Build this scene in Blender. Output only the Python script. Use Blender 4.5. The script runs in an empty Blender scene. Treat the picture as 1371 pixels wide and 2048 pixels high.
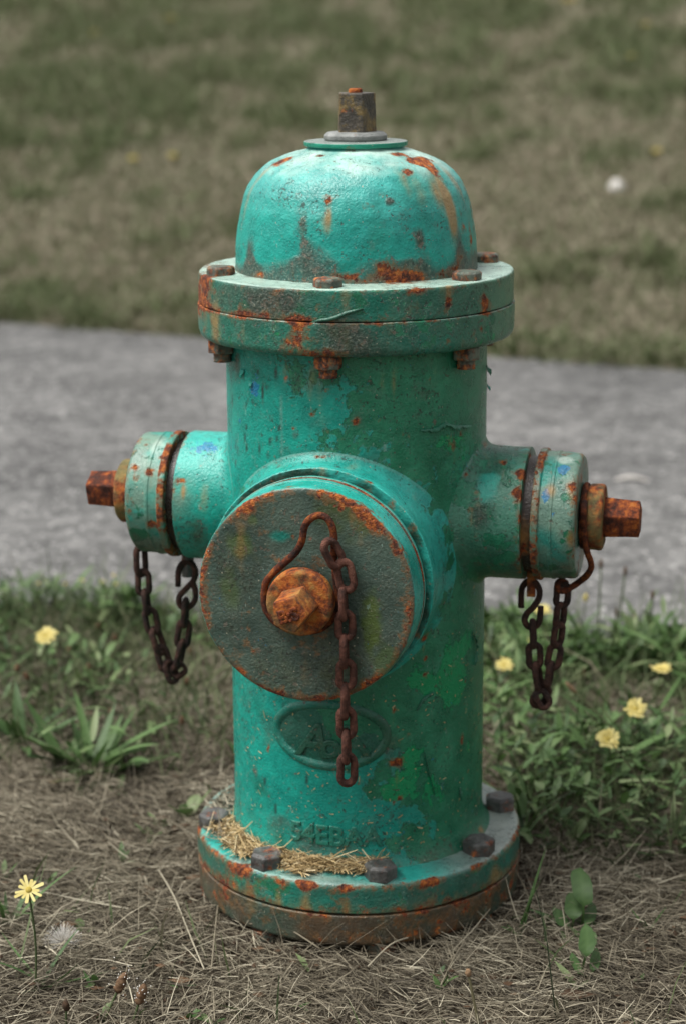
import bpy, bmesh, math, random
import numpy as np
from mathutils import Vector, Matrix
from mathutils.bvhtree import BVHTree

random.seed(7)
RNG = np.random.default_rng(7)
S = bpy.context.scene
COL = S.collection

# ------------------------------------------------------------------ camera
ZO = 0.075                       # height of the base flange's top face above the ground
PITCH, YAW, ROLL = 0.248954259, -0.00736698, -0.00621420
CAM_O = np.array([0.0, -1.902005, 0.805789 + ZO])
FPX = 3978.6355                  # focal length in pixels of the 2048 px tall photograph
IW, IH = 1371.0, 2048.0
_cp, _sp = math.cos(PITCH), math.sin(PITCH)
CF = np.array([math.sin(YAW) * _cp, math.cos(YAW) * _cp, -_sp])
_r = np.array([math.cos(YAW), -math.sin(YAW), 0.0])
_u = np.cross(_r, CF)
CR = _r * math.cos(ROLL) + _u * math.sin(ROLL)
CU = -_r * math.sin(ROLL) + _u * math.cos(ROLL)
cam_d = bpy.data.cameras.new('camera')
cam = bpy.data.objects.new('camera', cam_d)
COL.objects.link(cam)
M = Matrix(((CR[0], CU[0], -CF[0], CAM_O[0]), (CR[1], CU[1], -CF[1], CAM_O[1]),
            (CR[2], CU[2], -CF[2], CAM_O[2]), (0, 0, 0, 1)))
cam.matrix_world = M
cam_d.sensor_fit = 'VERTICAL'
cam_d.sensor_height = 36.0
cam_d.sensor_width = 24.0
cam_d.lens = FPX * 36.0 / IH
cam_d.clip_start = 0.05
cam_d.clip_end = 2000
cam_d.dof.use_dof = True
cam_d.dof.focus_distance = 1.75
cam_d.dof.aperture_fstop = 4.6
cam_d.dof.aperture_blades = 7
S.camera = cam
S.render.resolution_x, S.render.resolution_y = 685, 1024

# ------------------------------------------------------------------ sky, sun, exposure
SUN_EL, SUN_AZ = 64.0, -104.0    # azimuth from +Y (away from the camera) towards +X, degrees: high on the left
w = bpy.data.worlds.new('World')
S.world = w
w.use_nodes = True
wn = w.node_tree
wn.nodes.clear()
wo = wn.nodes.new('ShaderNodeOutputWorld')
bg = wn.nodes.new('ShaderNodeBackground')
sky = wn.nodes.new('ShaderNodeTexSky')
sky.sky_type = 'NISHITA'
sky.sun_disc = False
sky.sun_elevation = math.radians(SUN_EL)
sky.sun_rotation = math.radians(SUN_AZ)
sky.air_density = 1.0
sky.dust_density = 4.0
sky.ozone_density = 1.0
hs = wn.nodes.new('ShaderNodeHueSaturation')
hs.inputs['Saturation'].default_value = 0.10      # overcast: the cloud deck whitens the sky
bg.inputs['Strength'].default_value = 0.060
wn.links.new(sky.outputs[0], hs.inputs['Color'])
wn.links.new(hs.outputs[0], bg.inputs['Color'])
wn.links.new(bg.outputs[0], wo.inputs['Surface'])
sd = bpy.data.lights.new('sun', 'SUN')
sd.energy = 1.5
sd.angle = math.radians(34)
sd.color = (1.0, 0.97, 0.92)
sun = bpy.data.objects.new('sun', sd)
COL.objects.link(sun)
_e, _a = math.radians(SUN_EL), math.radians(SUN_AZ)
sdir = Vector((math.sin(_a) * math.cos(_e), math.cos(_a) * math.cos(_e), math.sin(_e)))
sun.rotation_euler = sdir.to_track_quat('Z', 'Y').to_euler()
sun.location = (0, 0, 6)
vs = S.view_settings
vs.view_transform = 'Standard'
vs.look = 'None'
vs.exposure = 1.45
vs.gamma = 1.0
vs.use_curve_mapping = False

# ------------------------------------------------------------------ helpers: rays, noise
def ray(x, y):
    v = CF + CR * (x - IW / 2) / FPX - CU * (y - IH / 2) / FPX
    return CAM_O, v

def on_z(x, y, z=0.0):
    o, v = ray(x, y)
    return o + v * ((z - o[2]) / v[2])

def on_y(x, y, Y):
    o, v = ray(x, y)
    return o + v * ((Y - o[1]) / v[1])

def on_plane(x, y, p, n):
    o, v = ray(x, y)
    p = np.array(p); n = np.array(n)
    return o + v * (((p - o) @ n) / (v @ n))

def on_cyl(x, y, R):
    o, v = ray(x, y)
    a = v[0] ** 2 + v[1] ** 2
    b = 2 * (o[0] * v[0] + o[1] * v[1])
    c = o[0] ** 2 + o[1] ** 2 - R * R
    d = max(b * b - 4 * a * c, 0)
    s = (-b - math.sqrt(d)) / (2 * a)
    return o + v * s

def _hash(ix, iy, iz, seed):
    h = (ix.astype(np.uint32) * np.uint32(374761393)) ^ (iy.astype(np.uint32) * np.uint32(668265263)) \
        ^ (iz.astype(np.uint32) * np.uint32(2147483647)) ^ np.uint32((seed * 974711 + 12345) & 0xffffffff)
    h = (h ^ (h >> np.uint32(13))) * np.uint32(1274126177)
    h = h ^ (h >> np.uint32(16))
    h = (h * np.uint32(2246822519)) ^ (h >> np.uint32(11))
    return (h & np.uint32(0xffffff)).astype(np.float64) / float(0xffffff) * 2 - 1

def vnoise(P, seed=0):
    P = np.asarray(P, float)
    i = np.floor(P).astype(np.int64)
    f = P - i
    f = f * f * (3 - 2 * f)
    r = 0
    with np.errstate(over='ignore'):
        for dx in (0, 1):
            for dy in (0, 1):
                for dz in (0, 1):
                    wgt = (f[:, 0] if dx else 1 - f[:, 0]) * (f[:, 1] if dy else 1 - f[:, 1]) * (f[:, 2] if dz else 1 - f[:, 2])
                    r = r + wgt * _hash(i[:, 0] + dx, i[:, 1] + dy, i[:, 2] + dz, seed)
    return r

def fbm(P, scale, octv=4, seed=0, gain=0.55):
    P = np.asarray(P, float) * scale
    a, s, r = 1.0, 0.0, 0
    for k in range(octv):
        r = r + a * vnoise(P + 17.3 * k, seed + k)
        s += a
        a *= gain
        P = P * 2.03
    return r / s

def sstep(a, b, x):
    t = np.clip((x - a) / (b - a), 0, 1)
    return t * t * (3 - 2 * t)

# ------------------------------------------------------------------ helpers: materials
class NT:
    def __init__(self, name):
        self.m = bpy.data.materials.new(name)
        self.m.use_nodes = True
        self.t = self.m.node_tree
        self.t.nodes.clear()
        self.out = self.n('ShaderNodeOutputMaterial')
        self.b = self.n('ShaderNodeBsdfPrincipled')
        self.l(self.b.outputs[0], self.out.inputs['Surface'])
    def n(self, t, **k):
        x = self.t.nodes.new(t)
        for a, v in k.items():
            setattr(x, a, v)
        return x
    def l(self, a, b):
        self.t.links.new(a, b)
    def put(self, sock, v):
        if hasattr(v, 'is_output'):
            self.l(v, sock)
        elif isinstance(v, (tuple, list)) and len(v) == 3 and sock.type == 'RGBA':
            sock.default_value = (*v, 1)
        else:
            sock.default_value = v
    def math(self, op, a, b=0.0, c=0.0, clamp=False):
        x = self.n('ShaderNodeMath', operation=op, use_clamp=clamp)
        for i, v in enumerate((a, b, c)):
            if i < len(x.inputs):
                self.put(x.inputs[i], v)
        return x.outputs[0]
    def madd(self, a, m, c):
        return self.math('MULTIPLY_ADD', a, m, c)
    def step(self, x, lo, hi):
        r = self.n('ShaderNodeMapRange', interpolation_type='SMOOTHSTEP')
        self.put(r.inputs['Value'], x)
        r.inputs['From Min'].default_value = lo
        r.inputs['From Max'].default_value = hi
        return r.outputs[0]
    def mix(self, f, a, b, mode='MIX'):
        x = self.n('ShaderNodeMix', data_type='RGBA', blend_type=mode)
        self.put(x.inputs[0], f)
        self.put(x.inputs[6], a)
        self.put(x.inputs[7], b)
        return x.outputs[2]
    def mixf(self, f, a, b):
        x = self.n('ShaderNodeMix', data_type='FLOAT')
        self.put(x.inputs[0], f)
        self.put(x.inputs[2], a)
        self.put(x.inputs[3], b)
        return x.outputs[0]
    def noise(self, co, scale, detail=4, rough=0.6, dist=0.0):
        x = self.n('ShaderNodeTexNoise')
        self.l(co, x.inputs['Vector'])
        x.inputs['Scale'].default_value = scale
        x.inputs['Detail'].default_value = detail
        x.inputs['Roughness'].default_value = rough
        x.inputs['Distortion'].default_value = dist
        return x.outputs['Fac']
    def vor(self, co, scale, feature='F1'):
        x = self.n('ShaderNodeTexVoronoi', feature=feature)
        self.l(co, x.inputs['Vector'])
        x.inputs['Scale'].default_value = scale
        return x.outputs
    def ramp(self, f, stops):
        x = self.n('ShaderNodeValToRGB')
        self.put(x.inputs[0], f)
        e = x.color_ramp.elements
        while len(e) < len(stops):
            e.new(0.5)
        for el, (p, c) in zip(e, stops):
            el.position = p
            el.color = (*c, 1)
        return x.outputs[0]
    def attr(self, name):
        x = self.n('ShaderNodeAttribute', attribute_name=name)
        return x
    def obj(self):
        return self.n('ShaderNodeTexCoord').outputs['Object']
    def bump(self, h, dist, strength=1.0):
        x = self.n('ShaderNodeBump')
        self.put(x.inputs['Height'], h)
        x.inputs['Distance'].default_value = dist
        x.inputs['Strength'].default_value = strength
        self.l(x.outputs[0], self.b.inputs['Normal'])
    def set(self, **k):
        for a, v in k.items():
            self.put(self.b.inputs[a.replace('_', ' ')], v)

RUST_STOPS = [(0.37, (0.020, 0.009, 0.007)), (0.455, (0.085, 0.023, 0.011)), (0.52, (0.22, 0.050, 0.014)),
              (0.59, (0.44, 0.125, 0.020)), (0.70, (0.42, 0.22, 0.075))]

def make_paint():
    t = NT('weathered_paint')
    co = t.obj()
    paint = t.attr('paint').outputs['Color']
    a = {k: t.attr(k).outputs['Fac'] for k in ('rust', 'grime', 'peel', 'blue', 'stain', 'coat')}
    nA = t.noise(co, 13, 6, 0.65, 0.3)
    nB = t.noise(co, 48, 8, 0.68)
    nC = t.noise(co, 400, 4, 0.6)
    nE = t.noise(co, 110, 6, 0.7, 0.3)
    nD = t.noise(co, 620, 2, 0.6)
    nP = t.noise(co, 30, 9, 0.70, 0.35)
    nR = t.noise(co, 62, 9, 0.68, 0.2)
    # an older, duller coat shows where the top coat has worn through, with ragged borders
    nK = t.noise(co, 38, 9, 0.68, 0.25)
    ck_ = t.math('ADD', a['coat'], t.madd(nK, 2.6, -1.3))
    coat2 = t.step(ck_, 0.49, 0.525)
    old = t.mix(t.step(nA, 0.4, 0.62), (0.010, 0.160, 0.084), (0.026, 0.230, 0.130))
    edge2 = t.math('MULTIPLY', t.step(ck_, 0.40, 0.49), t.math('SUBTRACT', 1.0, coat2))
    paint = t.mix(t.math('MULTIPLY', edge2, 0.22), paint, (0.16, 0.36, 0.30))
    paint = t.mix(coat2, paint, old)
    # base paint, gently uneven
    base = t.mix(t.step(nB, 0.3, 0.72), t.mix(1.0, paint, (0.72, 0.74, 0.74), 'MULTIPLY'), t.mix(1.0, paint, (1.22, 1.15, 1.12), 'MULTIPLY'))
    # peeled patches: deeper green coat below
    peel = t.step(t.math('ADD', a['peel'], t.madd(nP, 2.3, -1.15)), 0.49, 0.515)
    under = t.mix(nB, (0.001, 0.19, 0.075), (0.003, 0.32, 0.12))
    base = t.mix(peel, base, under)
    pe_ = t.math('ADD', a['peel'], t.madd(nP, 2.3, -1.15))
    rim = t.math('MULTIPLY', t.step(pe_, 0.42, 0.49), t.math('SUBTRACT', 1.0, peel))
    base = t.mix(t.math('MULTIPLY', rim, 0.45), base, t.mix(1.0, base, (1.9, 1.6, 1.6), 'MULTIPLY'))  # relief highlight along the peel edges, put into the colour
    # blue older coat
    blue = t.step(t.math('ADD', a['blue'], t.madd(t.noise(co, 150, 6, 0.68), 2.6, -1.3)), 0.48, 0.53)
    base = t.mix(t.math('MULTIPLY', blue, 0.85), base, (0.01, 0.17, 0.36))
    # grime film
    g = t.math('ADD', a['grime'], t.madd(t.mixf(0.4, nB, nA), 2.0, -0.92))
    gm = t.math('MULTIPLY', t.step(g, 0.15, 0.8), 0.92)
    gcol = t.ramp(nC, [(0.32, (0.018, 0.026, 0.020)), (0.5, (0.048, 0.064, 0.050)), (0.60, (0.088, 0.105, 0.080)), (0.72, (0.22, 0.23, 0.18))])
    gcol = t.mix(t.step(nA, 0.48, 0.72), gcol, t.mix(0.6, gcol, (0.07, 0.085, 0.018)))
    base = t.mix(gm, base, gcol)
    # faded, scuffed patches in the top coat
    fade = t.math('MULTIPLY', t.step(t.math('ADD', nE, t.madd(nA, 0.5, -0.25)), 0.56, 0.66), 0.30)
    base = t.mix(fade, base, t.mix(0.55, base, (0.13, 0.17, 0.135)))
    dirt = t.math('MULTIPLY', t.step(t.math('ADD', t.noise(co, 85, 8, 0.75, 0.6), t.madd(nA, 0.35, -0.17)), 0.60, 0.68), 0.55)
    base = t.mix(dirt, base, t.mix(0.7, base, (0.045, 0.042, 0.03)))
    # chips down to primer
    chip = t.step(t.math('ADD', t.noise(co, 130, 6, 0.7), t.math('MULTIPLY', g, 0.10)), 0.645, 0.66)
    base = t.mix(t.math('MULTIPLY', chip, 0.8), base, t.mix(nD, (0.05, 0.04, 0.03), (0.22, 0.20, 0.15)))
    fl = t.step(t.math('ADD', t.noise(co, 270, 4, 0.7, 0.4), t.madd(nA, 0.5, -0.25)), 0.645, 0.665)
    base = t.mix(t.math('MULTIPLY', fl, 0.75), base, (0.030, 0.036, 0.028))
    sc2 = t.n('ShaderNodeMapping'); t.l(co, sc2.inputs['Vector']); sc2.inputs['Scale'].default_value = (1, 1, 0.35); sc2.inputs['Rotation'].default_value = (0.3, 0.2, 0.4)
    sf = t.step(t.math('ADD', t.noise(sc2.outputs[0], 240, 5, 0.72, 0.2), t.madd(nE, 0.4, -0.2)), 0.665, 0.70)
    base = t.mix(t.math('MULTIPLY', sf, 0.55), base, (0.27, 0.40, 0.34))
    # ochre run-off stain
    st = t.math('MULTIPLY', t.step(t.math('ADD', a['stain'], t.madd(nB, 0.8, -0.4)), 0.1, 0.8), 0.8)
    base = t.mix(st, base, t.mix(nE, (0.26, 0.10, 0.018), (0.46, 0.27, 0.08)))
    # rust
    r0 = t.math('ADD', a['rust'], t.madd(t.mixf(0.3, nR, nE), 3.6, -1.74))
    halo = t.math('MULTIPLY', t.step(r0, 0.10, 0.48), 0.7)
    base = t.mix(halo, base, t.mix(nE, (0.12, 0.06, 0.025), (0.26, 0.13, 0.045)))
    rust = t.step(r0, 0.46, 0.54)
    rcol = t.ramp(t.madd(t.noise(co, 150, 7, 0.72), 0.75, t.math('MULTIPLY', nB, 0.28)), RUST_STOPS)
    base = t.mix(rust, base, rcol)
    # pale specks of grit
    v = t.vor(co, 330)
    sc = t.n('ShaderNodeSeparateColor')
    t.l(v['Color'], sc.inputs[0])
    spk = t.math('MULTIPLY', t.math('LESS_THAN', t.math('ADD', v['Distance'], t.madd(nD, 0.5, -0.25)), t.math('MULTIPLY', sc.outputs[1], 0.26)), t.math('GREATER_THAN', t.math('ADD', sc.outputs[0], t.math('MULTIPLY', gm, 0.05)), 0.92))
    base = t.mix(t.math('MULTIPLY', spk, 0.75), base, (0.42, 0.40, 0.30))
    h = t.math('ADD', t.math('MULTIPLY', peel, -0.85), t.math('MULTIPLY', coat2, -0.55))
    h = t.math('ADD', h, t.math('MULTIPLY', nB, 0.25))
    h = t.math('ADD', h, t.math('MULTIPLY', nC, t.mixf(gm, 0.80, 1.3)))
    h = t.math('ADD', h, t.math('MULTIPLY', nE, t.mixf(gm, 0.10, 0.48)))
    h = t.math('ADD', h, t.math('MULTIPLY', rust, t.madd(nC, 2.0, -1.2)))
    h = t.math('ADD', h, t.math('MULTIPLY', chip, -0.45))
    h = t.math('ADD', h, t.math('MULTIPLY', fl, -0.35))
    h = t.math('ADD', h, t.math('MULTIPLY', spk, 0.4))
    t.bump(h, 0.00115, 1.0)
    rough = t.mixf(gm, t.madd(nB, 0.40, 0.10), t.madd(nC, 0.5, 0.14))
    rough = t.mixf(rust, rough, 0.88)
    t.set(Base_Color=base, Roughness=rough, Specular_IOR_Level=0.5)
    return t.m

def make_rust(name, dark=1.0, painty=0.0, stops=None):
    t = NT(name)
    co0 = t.obj()
    oi = t.n('ShaderNodeObjectInfo')
    add = t.n('ShaderNodeVectorMath', operation='ADD')
    t.l(co0, add.inputs[0])
    cmb = t.n('ShaderNodeCombineXYZ')
    t.l(t.math('MULTIPLY', oi.outputs['Random'], 31.0), cmb.inputs[0])
    t.l(cmb.outputs[0], add.inputs[1])
    co = add.outputs[0]
    n1 = t.noise(co, 95, 8, 0.7)
    n2 = t.noise(co, 420, 4, 0.7)
    n3 = t.noise(co, 34, 3, 0.6)
    c = t.ramp(t.madd(n1, 0.75, t.math('MULTIPLY', n3, 0.25)), [(p, tuple(v * dark for v in q)) for p, q in (stops or RUST_STOPS)])
    c = t.mix(t.step(n2, 0.55, 0.75), c, t.mix(0.5, c, (0.16 * dark, 0.10 * dark, 0.085 * dark)))
    if painty:
        k = t.math('MULTIPLY', t.step(t.noise(co, 40, 6, 0.65), 0.5 - 0.1 * painty, 0.62), painty)
        c = t.mix(k, c, t.mix(n1, (0.085, 0.12, 0.06), (0.30, 0.22, 0.07)))
    t.bump(t.math('ADD', n1, t.math('MULTIPLY', n2, 0.7)), 0.0022, 1.0)
    t.set(Base_Color=c, Roughness=0.85, Specular_IOR_Level=0.35)
    return t.m

def make_iron(name, cols, rough=0.5, rustiness=0.45):
    t = NT(name)
    co = t.obj()
    n1 = t.noise(co, 70, 7, 0.68)
    n2 = t.noise(co, 300, 4, 0.65)
    c = t.ramp(n1, cols)
    r = t.step(t.noise(co, 55, 8, 0.7, 0.4), 0.62 - 0.2 * rustiness, 0.72 - 0.15 * rustiness)
    rc = t.ramp(t.noise(co, 160, 6, 0.7), RUST_STOPS)
    c = t.mix(t.math('MULTIPLY', r, 0.9), c, rc)
    t.bump(t.math('ADD', n1, n2), 0.0012, 1.0)
    t.set(Base_Color=c, Roughness=t.mixf(r, rough, 0.85), Metallic=0.0, Specular_IOR_Level=0.5)
    return t.m

MAT_PAINT = make_paint()
DARK_STOPS = [(0.34, (0.014, 0.010, 0.009)), (0.46, (0.036, 0.019, 0.015)), (0.56, (0.075, 0.033, 0.023)), (0.68, (0.14, 0.062, 0.042))]
MAT_CHAIN = make_rust('chain_rust', 0.9, 0, DARK_STOPS)
MAT_CHAINF = make_rust('front_chain_rust', 1.0, 0, [(0.34, (0.020, 0.010, 0.008)), (0.46, (0.062, 0.025, 0.017)), (0.56, (0.125, 0.048, 0.032)), (0.68, (0.22, 0.10, 0.068))])
MAT_WIRE = make_rust('wire_rust', 0.62)
MAT_NUT = make_rust('nut_rust', 0.9)
ORANGE_STOPS = [(0.38, (0.035, 0.012, 0.008)), (0.46, (0.15, 0.036, 0.012)), (0.54, (0.38, 0.100, 0.016)), (0.66, (0.48, 0.23, 0.05))]
MAT_HUB = make_rust('hub_rust', 1.0, 0.85)
MAT_HUBO = make_rust('orange_hub_rust', 1.0, 0.60, ORANGE_STOPS)
MAT_BOLT = make_iron('dark_bolt_iron', [(0.3, (0.03, 0.029, 0.028)), (0.5, (0.072, 0.072, 0.068)), (0.7, (0.16, 0.16, 0.15))], 0.42, 0.5)
MAT_BRONZE = make_iron('tarnished_bronze', [(0.3, (0.028, 0.025, 0.022)), (0.48, (0.070, 0.060, 0.046)), (0.56, (0.15, 0.105, 0.040)), (0.70, (0.27, 0.18, 0.06))], 0.34, 0.2)
MAT_GREY = make_iron('grey_zinc', [(0.3, (0.11, 0.12, 0.115)), (0.5, (0.20, 0.21, 0.20)), (0.7, (0.30, 0.31, 0.30))], 0.5, 0.0)
MAT_RBOLT = make_iron('rusty_bolt_iron', [(0.3, (0.04, 0.05, 0.04)), (0.5, (0.09, 0.11, 0.085)), (0.7, (0.15, 0.19, 0.14))], 0.55, 0.95)

def make_ramp_mat(name, stops, rough=0.75, attr='tint', trans=0.0, spec=0.3):
    t = NT(name)
    c = t.ramp(t.attr(attr).outputs['Fac'], stops)
    t.set(Base_Color=c, Roughness=rough, Specular_IOR_Level=spec)
    if trans:
        tr = t.n('ShaderNodeBsdfTranslucent')
        t.l(c, tr.inputs['Color'])
        mx = t.n('ShaderNodeMixShader')
        mx.inputs[0].default_value = trans
        t.l(t.b.outputs[0], mx.inputs[1])
        t.l(tr.outputs[0], mx.inputs[2])
        t.l(mx.outputs[0], t.out.inputs['Surface'])
    return t.m

MAT_STRAW = make_ramp_mat('dry_straw', [(0.0, (0.044, 0.036, 0.025)), (0.35, (0.108, 0.090, 0.061)), (0.7, (0.235, 0.205, 0.146)), (1.0, (0.44, 0.40, 0.30))], 0.7)
MAT_GOLD = make_ramp_mat('golden_clippings', [(0.0, (0.10, 0.065, 0.03)), (0.4, (0.30, 0.205, 0.09)), (0.75, (0.50, 0.37, 0.18)), (1.0, (0.62, 0.52, 0.32))], 0.6)
MAT_GRASS = make_ramp_mat('lawn_blades', [(0.0, (0.024, 0.038, 0.015)), (0.3, (0.060, 0.092, 0.032)), (0.5, (0.115, 0.145, 0.062)), (0.68, (0.20, 0.185, 0.12)), (1.0, (0.34, 0.295, 0.22))], 0.7, trans=0.15)
MAT_LEAF = make_ramp_mat('weed_leaf', [(0.0, (0.020, 0.042, 0.012)), (0.4, (0.048, 0.100, 0.026)), (0.75, (0.092, 0.165, 0.050)), (1.0, (0.19, 0.24, 0.11))], 0.55, trans=0.2, spec=0.4)
MAT_PETAL = make_ramp_mat('yellow_petal', [(0.0, (0.50, 0.39, 0.08)), (1.0, (0.66, 0.58, 0.24))], 0.6, trans=0.25)
MAT_STEM = make_ramp_mat('plant_stem', [(0.0, (0.035, 0.055, 0.02)), (0.6, (0.09, 0.12, 0.05)), (1.0, (0.18, 0.15, 0.09))], 0.6)
MAT_SEED = make_ramp_mat('brown_seed_head', [(0.0, (0.03, 0.018, 0.010)), (0.5, (0.10, 0.055, 0.028)), (1.0, (0.25, 0.16, 0.09))], 0.8)
MAT_FLUFF = make_ramp_mat('white_fluff', [(0.0, (0.45, 0.42, 0.38)), (1.0, (0.82, 0.80, 0.76))], 0.9, trans=0.3)

# ------------------------------------------------------------------ helpers: objects
def link(o, parent=None):
    COL.objects.link(o)
    if parent is not None:
        o.parent = parent
    return o

def tag(o, label=None, cat=None, group=None, kind=None):
    if label: o['label'] = label
    if cat: o['category'] = cat
    if group: o['group'] = group
    if kind: o['kind'] = kind
    return o

def empty(name, loc, label, cat, group=None):
    o = bpy.data.objects.new(name, None)
    o.empty_display_size = 0.05
    o.location = loc
    link(o)
    return tag(o, label, cat, group)

def mesh_np(name, V, F, mat, parent=None, smooth=True, attrs=None):
    """V (n,3); F list of arrays (m,3) / (m,4) of indices"""
    me = bpy.data.meshes.new(name)
    V = np.asarray(V, np.float32)
    me.vertices.add(len(V))
    me.vertices.foreach_set('co', V.ravel())
    loops = np.concatenate([f.ravel() for f in F]).astype(np.int32)
    sizes = np.concatenate([np.full(len(f), f.shape[1], np.int32) for f in F])
    starts = np.concatenate([[0], np.cumsum(sizes)[:-1]]).astype(np.int32)
    me.loops.add(len(loops))
    me.loops.foreach_set('vertex_index', loops)
    me.polygons.add(len(sizes))
    me.polygons.foreach_set('loop_start', starts)
    me.polygons.foreach_set('loop_total', sizes)
    me.polygons.foreach_set('use_smooth', np.full(len(sizes), smooth, bool))
    if attrs:
        for k, a in attrs.items():
            a = np.asarray(a, np.float32)
            if a.ndim == 1:
                at = me.attributes.new(k, 'FLOAT', 'POINT')
                at.data.foreach_set('value', a)
            else:
                at = me.attributes.new(k, 'FLOAT_COLOR', 'POINT')
                at.data.foreach_set('color', np.c_[a, np.ones(len(a))].astype(np.float32).ravel())
    me.update(calc_edges=True)
    me.validate()
    if mat: me.materials.append(mat)
    return link(bpy.data.objects.new(name, me), parent)

def bm_obj(name, bm, mat, parent=None, smooth=False, autosharp=None):
    me = bpy.data.meshes.new(name)
    bm.normal_update()
    bm.to_mesh(me)
    bm.free()
    if smooth:
        me.polygons.foreach_set('use_smooth', np.ones(len(me.polygons), bool))
        if autosharp:
            me.set_sharp_from_angle(angle=math.radians(autosharp))
    if mat: me.materials.append(mat)
    return link(bpy.data.objects.new(name, me), parent)

def frame(n, up=(0, 0, 1)):
    n = np.array(n, float); n /= np.linalg.norm(n)
    if abs(n @ np.array(up, float)) > 0.98: up = (0, 1, 0)
    u = np.cross(np.array(up, float), n); u /= np.linalg.norm(u)
    v = np.cross(n, u)
    return u, v, n

def fillet(prof, r, k=4):
    """round the inner corners of an (axial, radius) polyline; r may be a list"""
    out = [np.array(prof[0], float)]
    for i in range(1, len(prof) - 1):
        p, a, b = np.array(prof[i], float), np.array(prof[i - 1], float), np.array(prof[i + 1], float)
        ri = r[i] if isinstance(r, (list, tuple)) else r
        la, lb = np.linalg.norm(a - p), np.linalg.norm(b - p)
        ri = min(ri, la * 0.48, lb * 0.48)
        if ri < 1e-6:
            out.append(p); continue
        s, e = p + (a - p) / la * ri, p + (b - p) / lb * ri
        for j in range(k + 1):
            tt = j / k
            out.append((1 - tt) ** 2 * s + 2 * tt * (1 - tt) * p + tt * tt * e)
    out.append(np.array(prof[-1], float))
    return out

def resample(prof, d):
    out = [prof[0]]
    for a, b in zip(prof[:-1], prof[1:]):
        n = max(1, int(math.ceil(np.linalg.norm(b - a) / d)))
        for j in range(1, n + 1):
            out.append(a + (b - a) * j / n)
    return np.array(out)

def lathe_np(prof, org, axis, segs, d=0.003, rr=0.0, k=4, up=(0, 0, 1), rfun=None):
    P = resample(fillet(prof, rr, k), d)
    u, v, n = frame(axis, up)
    th = np.linspace(0, 2 * np.pi, segs, endpoint=False)
    A = P[:, 0][:, None] + 0 * th
    R = P[:, 1][:, None] + 0 * th
    if rfun is not None:
        A, R = rfun(A, R, th[None, :] + 0 * A)
    V = np.array(org) + A[..., None] * n + (R * np.cos(th))[..., None] * u + (R * np.sin(th))[..., None] * v
    m = len(P)
    i = np.arange(m - 1)[:, None]; j = np.arange(segs)[None, :]; j2 = (j + 1) % segs
    F = np.stack([i * segs + j, i * segs + j2, (i + 1) * segs + j2, (i + 1) * segs + j], -1).reshape(-1, 4)
    return V.reshape(-1, 3), F

# ------------------------------------------------------------------ painted parts of the hydrant
TEAL = np.array((0.005, 0.300, 0.240))
LTEAL = np.array((0.030, 0.400, 0.345))
PALE = np.array((0.170, 0.310, 0.240))
MUTED = np.array((0.016, 0.130, 0.076))
DGREEN = np.array((0.008, 0.105, 0.060))
GREYG = np.array((0.060, 0.110, 0.080))

PAINTED = []          # dicts: name, V, F, tone function -> filled, linked after the spots are laid on

def norms(V, F):
    n = np.zeros_like(V)
    q = np.cross(V[F[:, 2]] - V[F[:, 0]], V[F[:, 3]] - V[F[:, 1]])
    for c in range(4):
        np.add.at(n, F[:, c], q)
    l = np.linalg.norm(n, axis=1, keepdims=True)
    return n / np.maximum(l, 1e-12)

def painted(name, V, F, paint, rough=0.0004, label=None, **kw):
    N = norms(V, F)
    if rough:
        V = V + N * (fbm(V, 45, 3, 3) * rough + fbm(V, 160, 2, 9) * rough * 0.35)[:, None]
    d = dict(name=name, V=V, F=F, N=N, label=label)
    d['paint'] = paint(V, N) if callable(paint) else np.tile(paint, (len(V), 1))
    for k in ('rust', 'grime', 'peel', 'blue', 'stain', 'coat'):
        f = kw.get(k, -1.0 if k == 'coat' else 0.0)
        d[k] = (f(V, N) if callable(f) else np.full(len(V), float(f)))
    PAINTED.append(d)
    return d

def mixc(t, a, b):
    return a * (1 - t[:, None]) + b * t[:, None]

RB = 0.1256
# --- barrel
def barrel_paint(V, N):
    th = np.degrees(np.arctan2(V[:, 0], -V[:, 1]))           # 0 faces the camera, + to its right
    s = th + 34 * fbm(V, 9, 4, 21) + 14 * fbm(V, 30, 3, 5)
    c = mixc(sstep(-10, 40, s) * 0.55, TEAL, np.array((0.010, 0.21, 0.14)))  # greener to the right: paint hue, with light from the left worked in
    pe = [on_cyl(x_, y_, RB) for x_, y_ in ((549, 1470), (779, 1478), (664, 1404), (662, 1539))]
    ta, tb = (math.atan2(p_[0], -p_[1]) for p_ in pe[:2])
    tr = np.arctan2(V[:, 0], -V[:, 1])
    ee = ((tr - (ta + tb) / 2) / ((tb - ta) / 2)) ** 2 + ((V[:, 2] - (pe[2][2] + pe[3][2]) / 2) / ((pe[2][2] - pe[3][2]) / 2)) ** 2
    c = mixc(sstep(1.0, 0.85, ee + 0.15 * fbm(V, 60, 3, 2)) * (V[:, 1] < 0) * 0.85, c, np.array((0.010, 0.085, 0.052)))
    c = mixc(sstep(0.12, 0.45, fbm(V, 20, 5, 33)) * 0.55, c, np.array((0.050, 0.165, 0.125)))
    c = mixc(sstep(0.25, 0.6, fbm(V, 14, 4, 31)) * 0.7, c, DGREEN)
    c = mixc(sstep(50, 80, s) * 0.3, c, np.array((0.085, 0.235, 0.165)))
    return c

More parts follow.
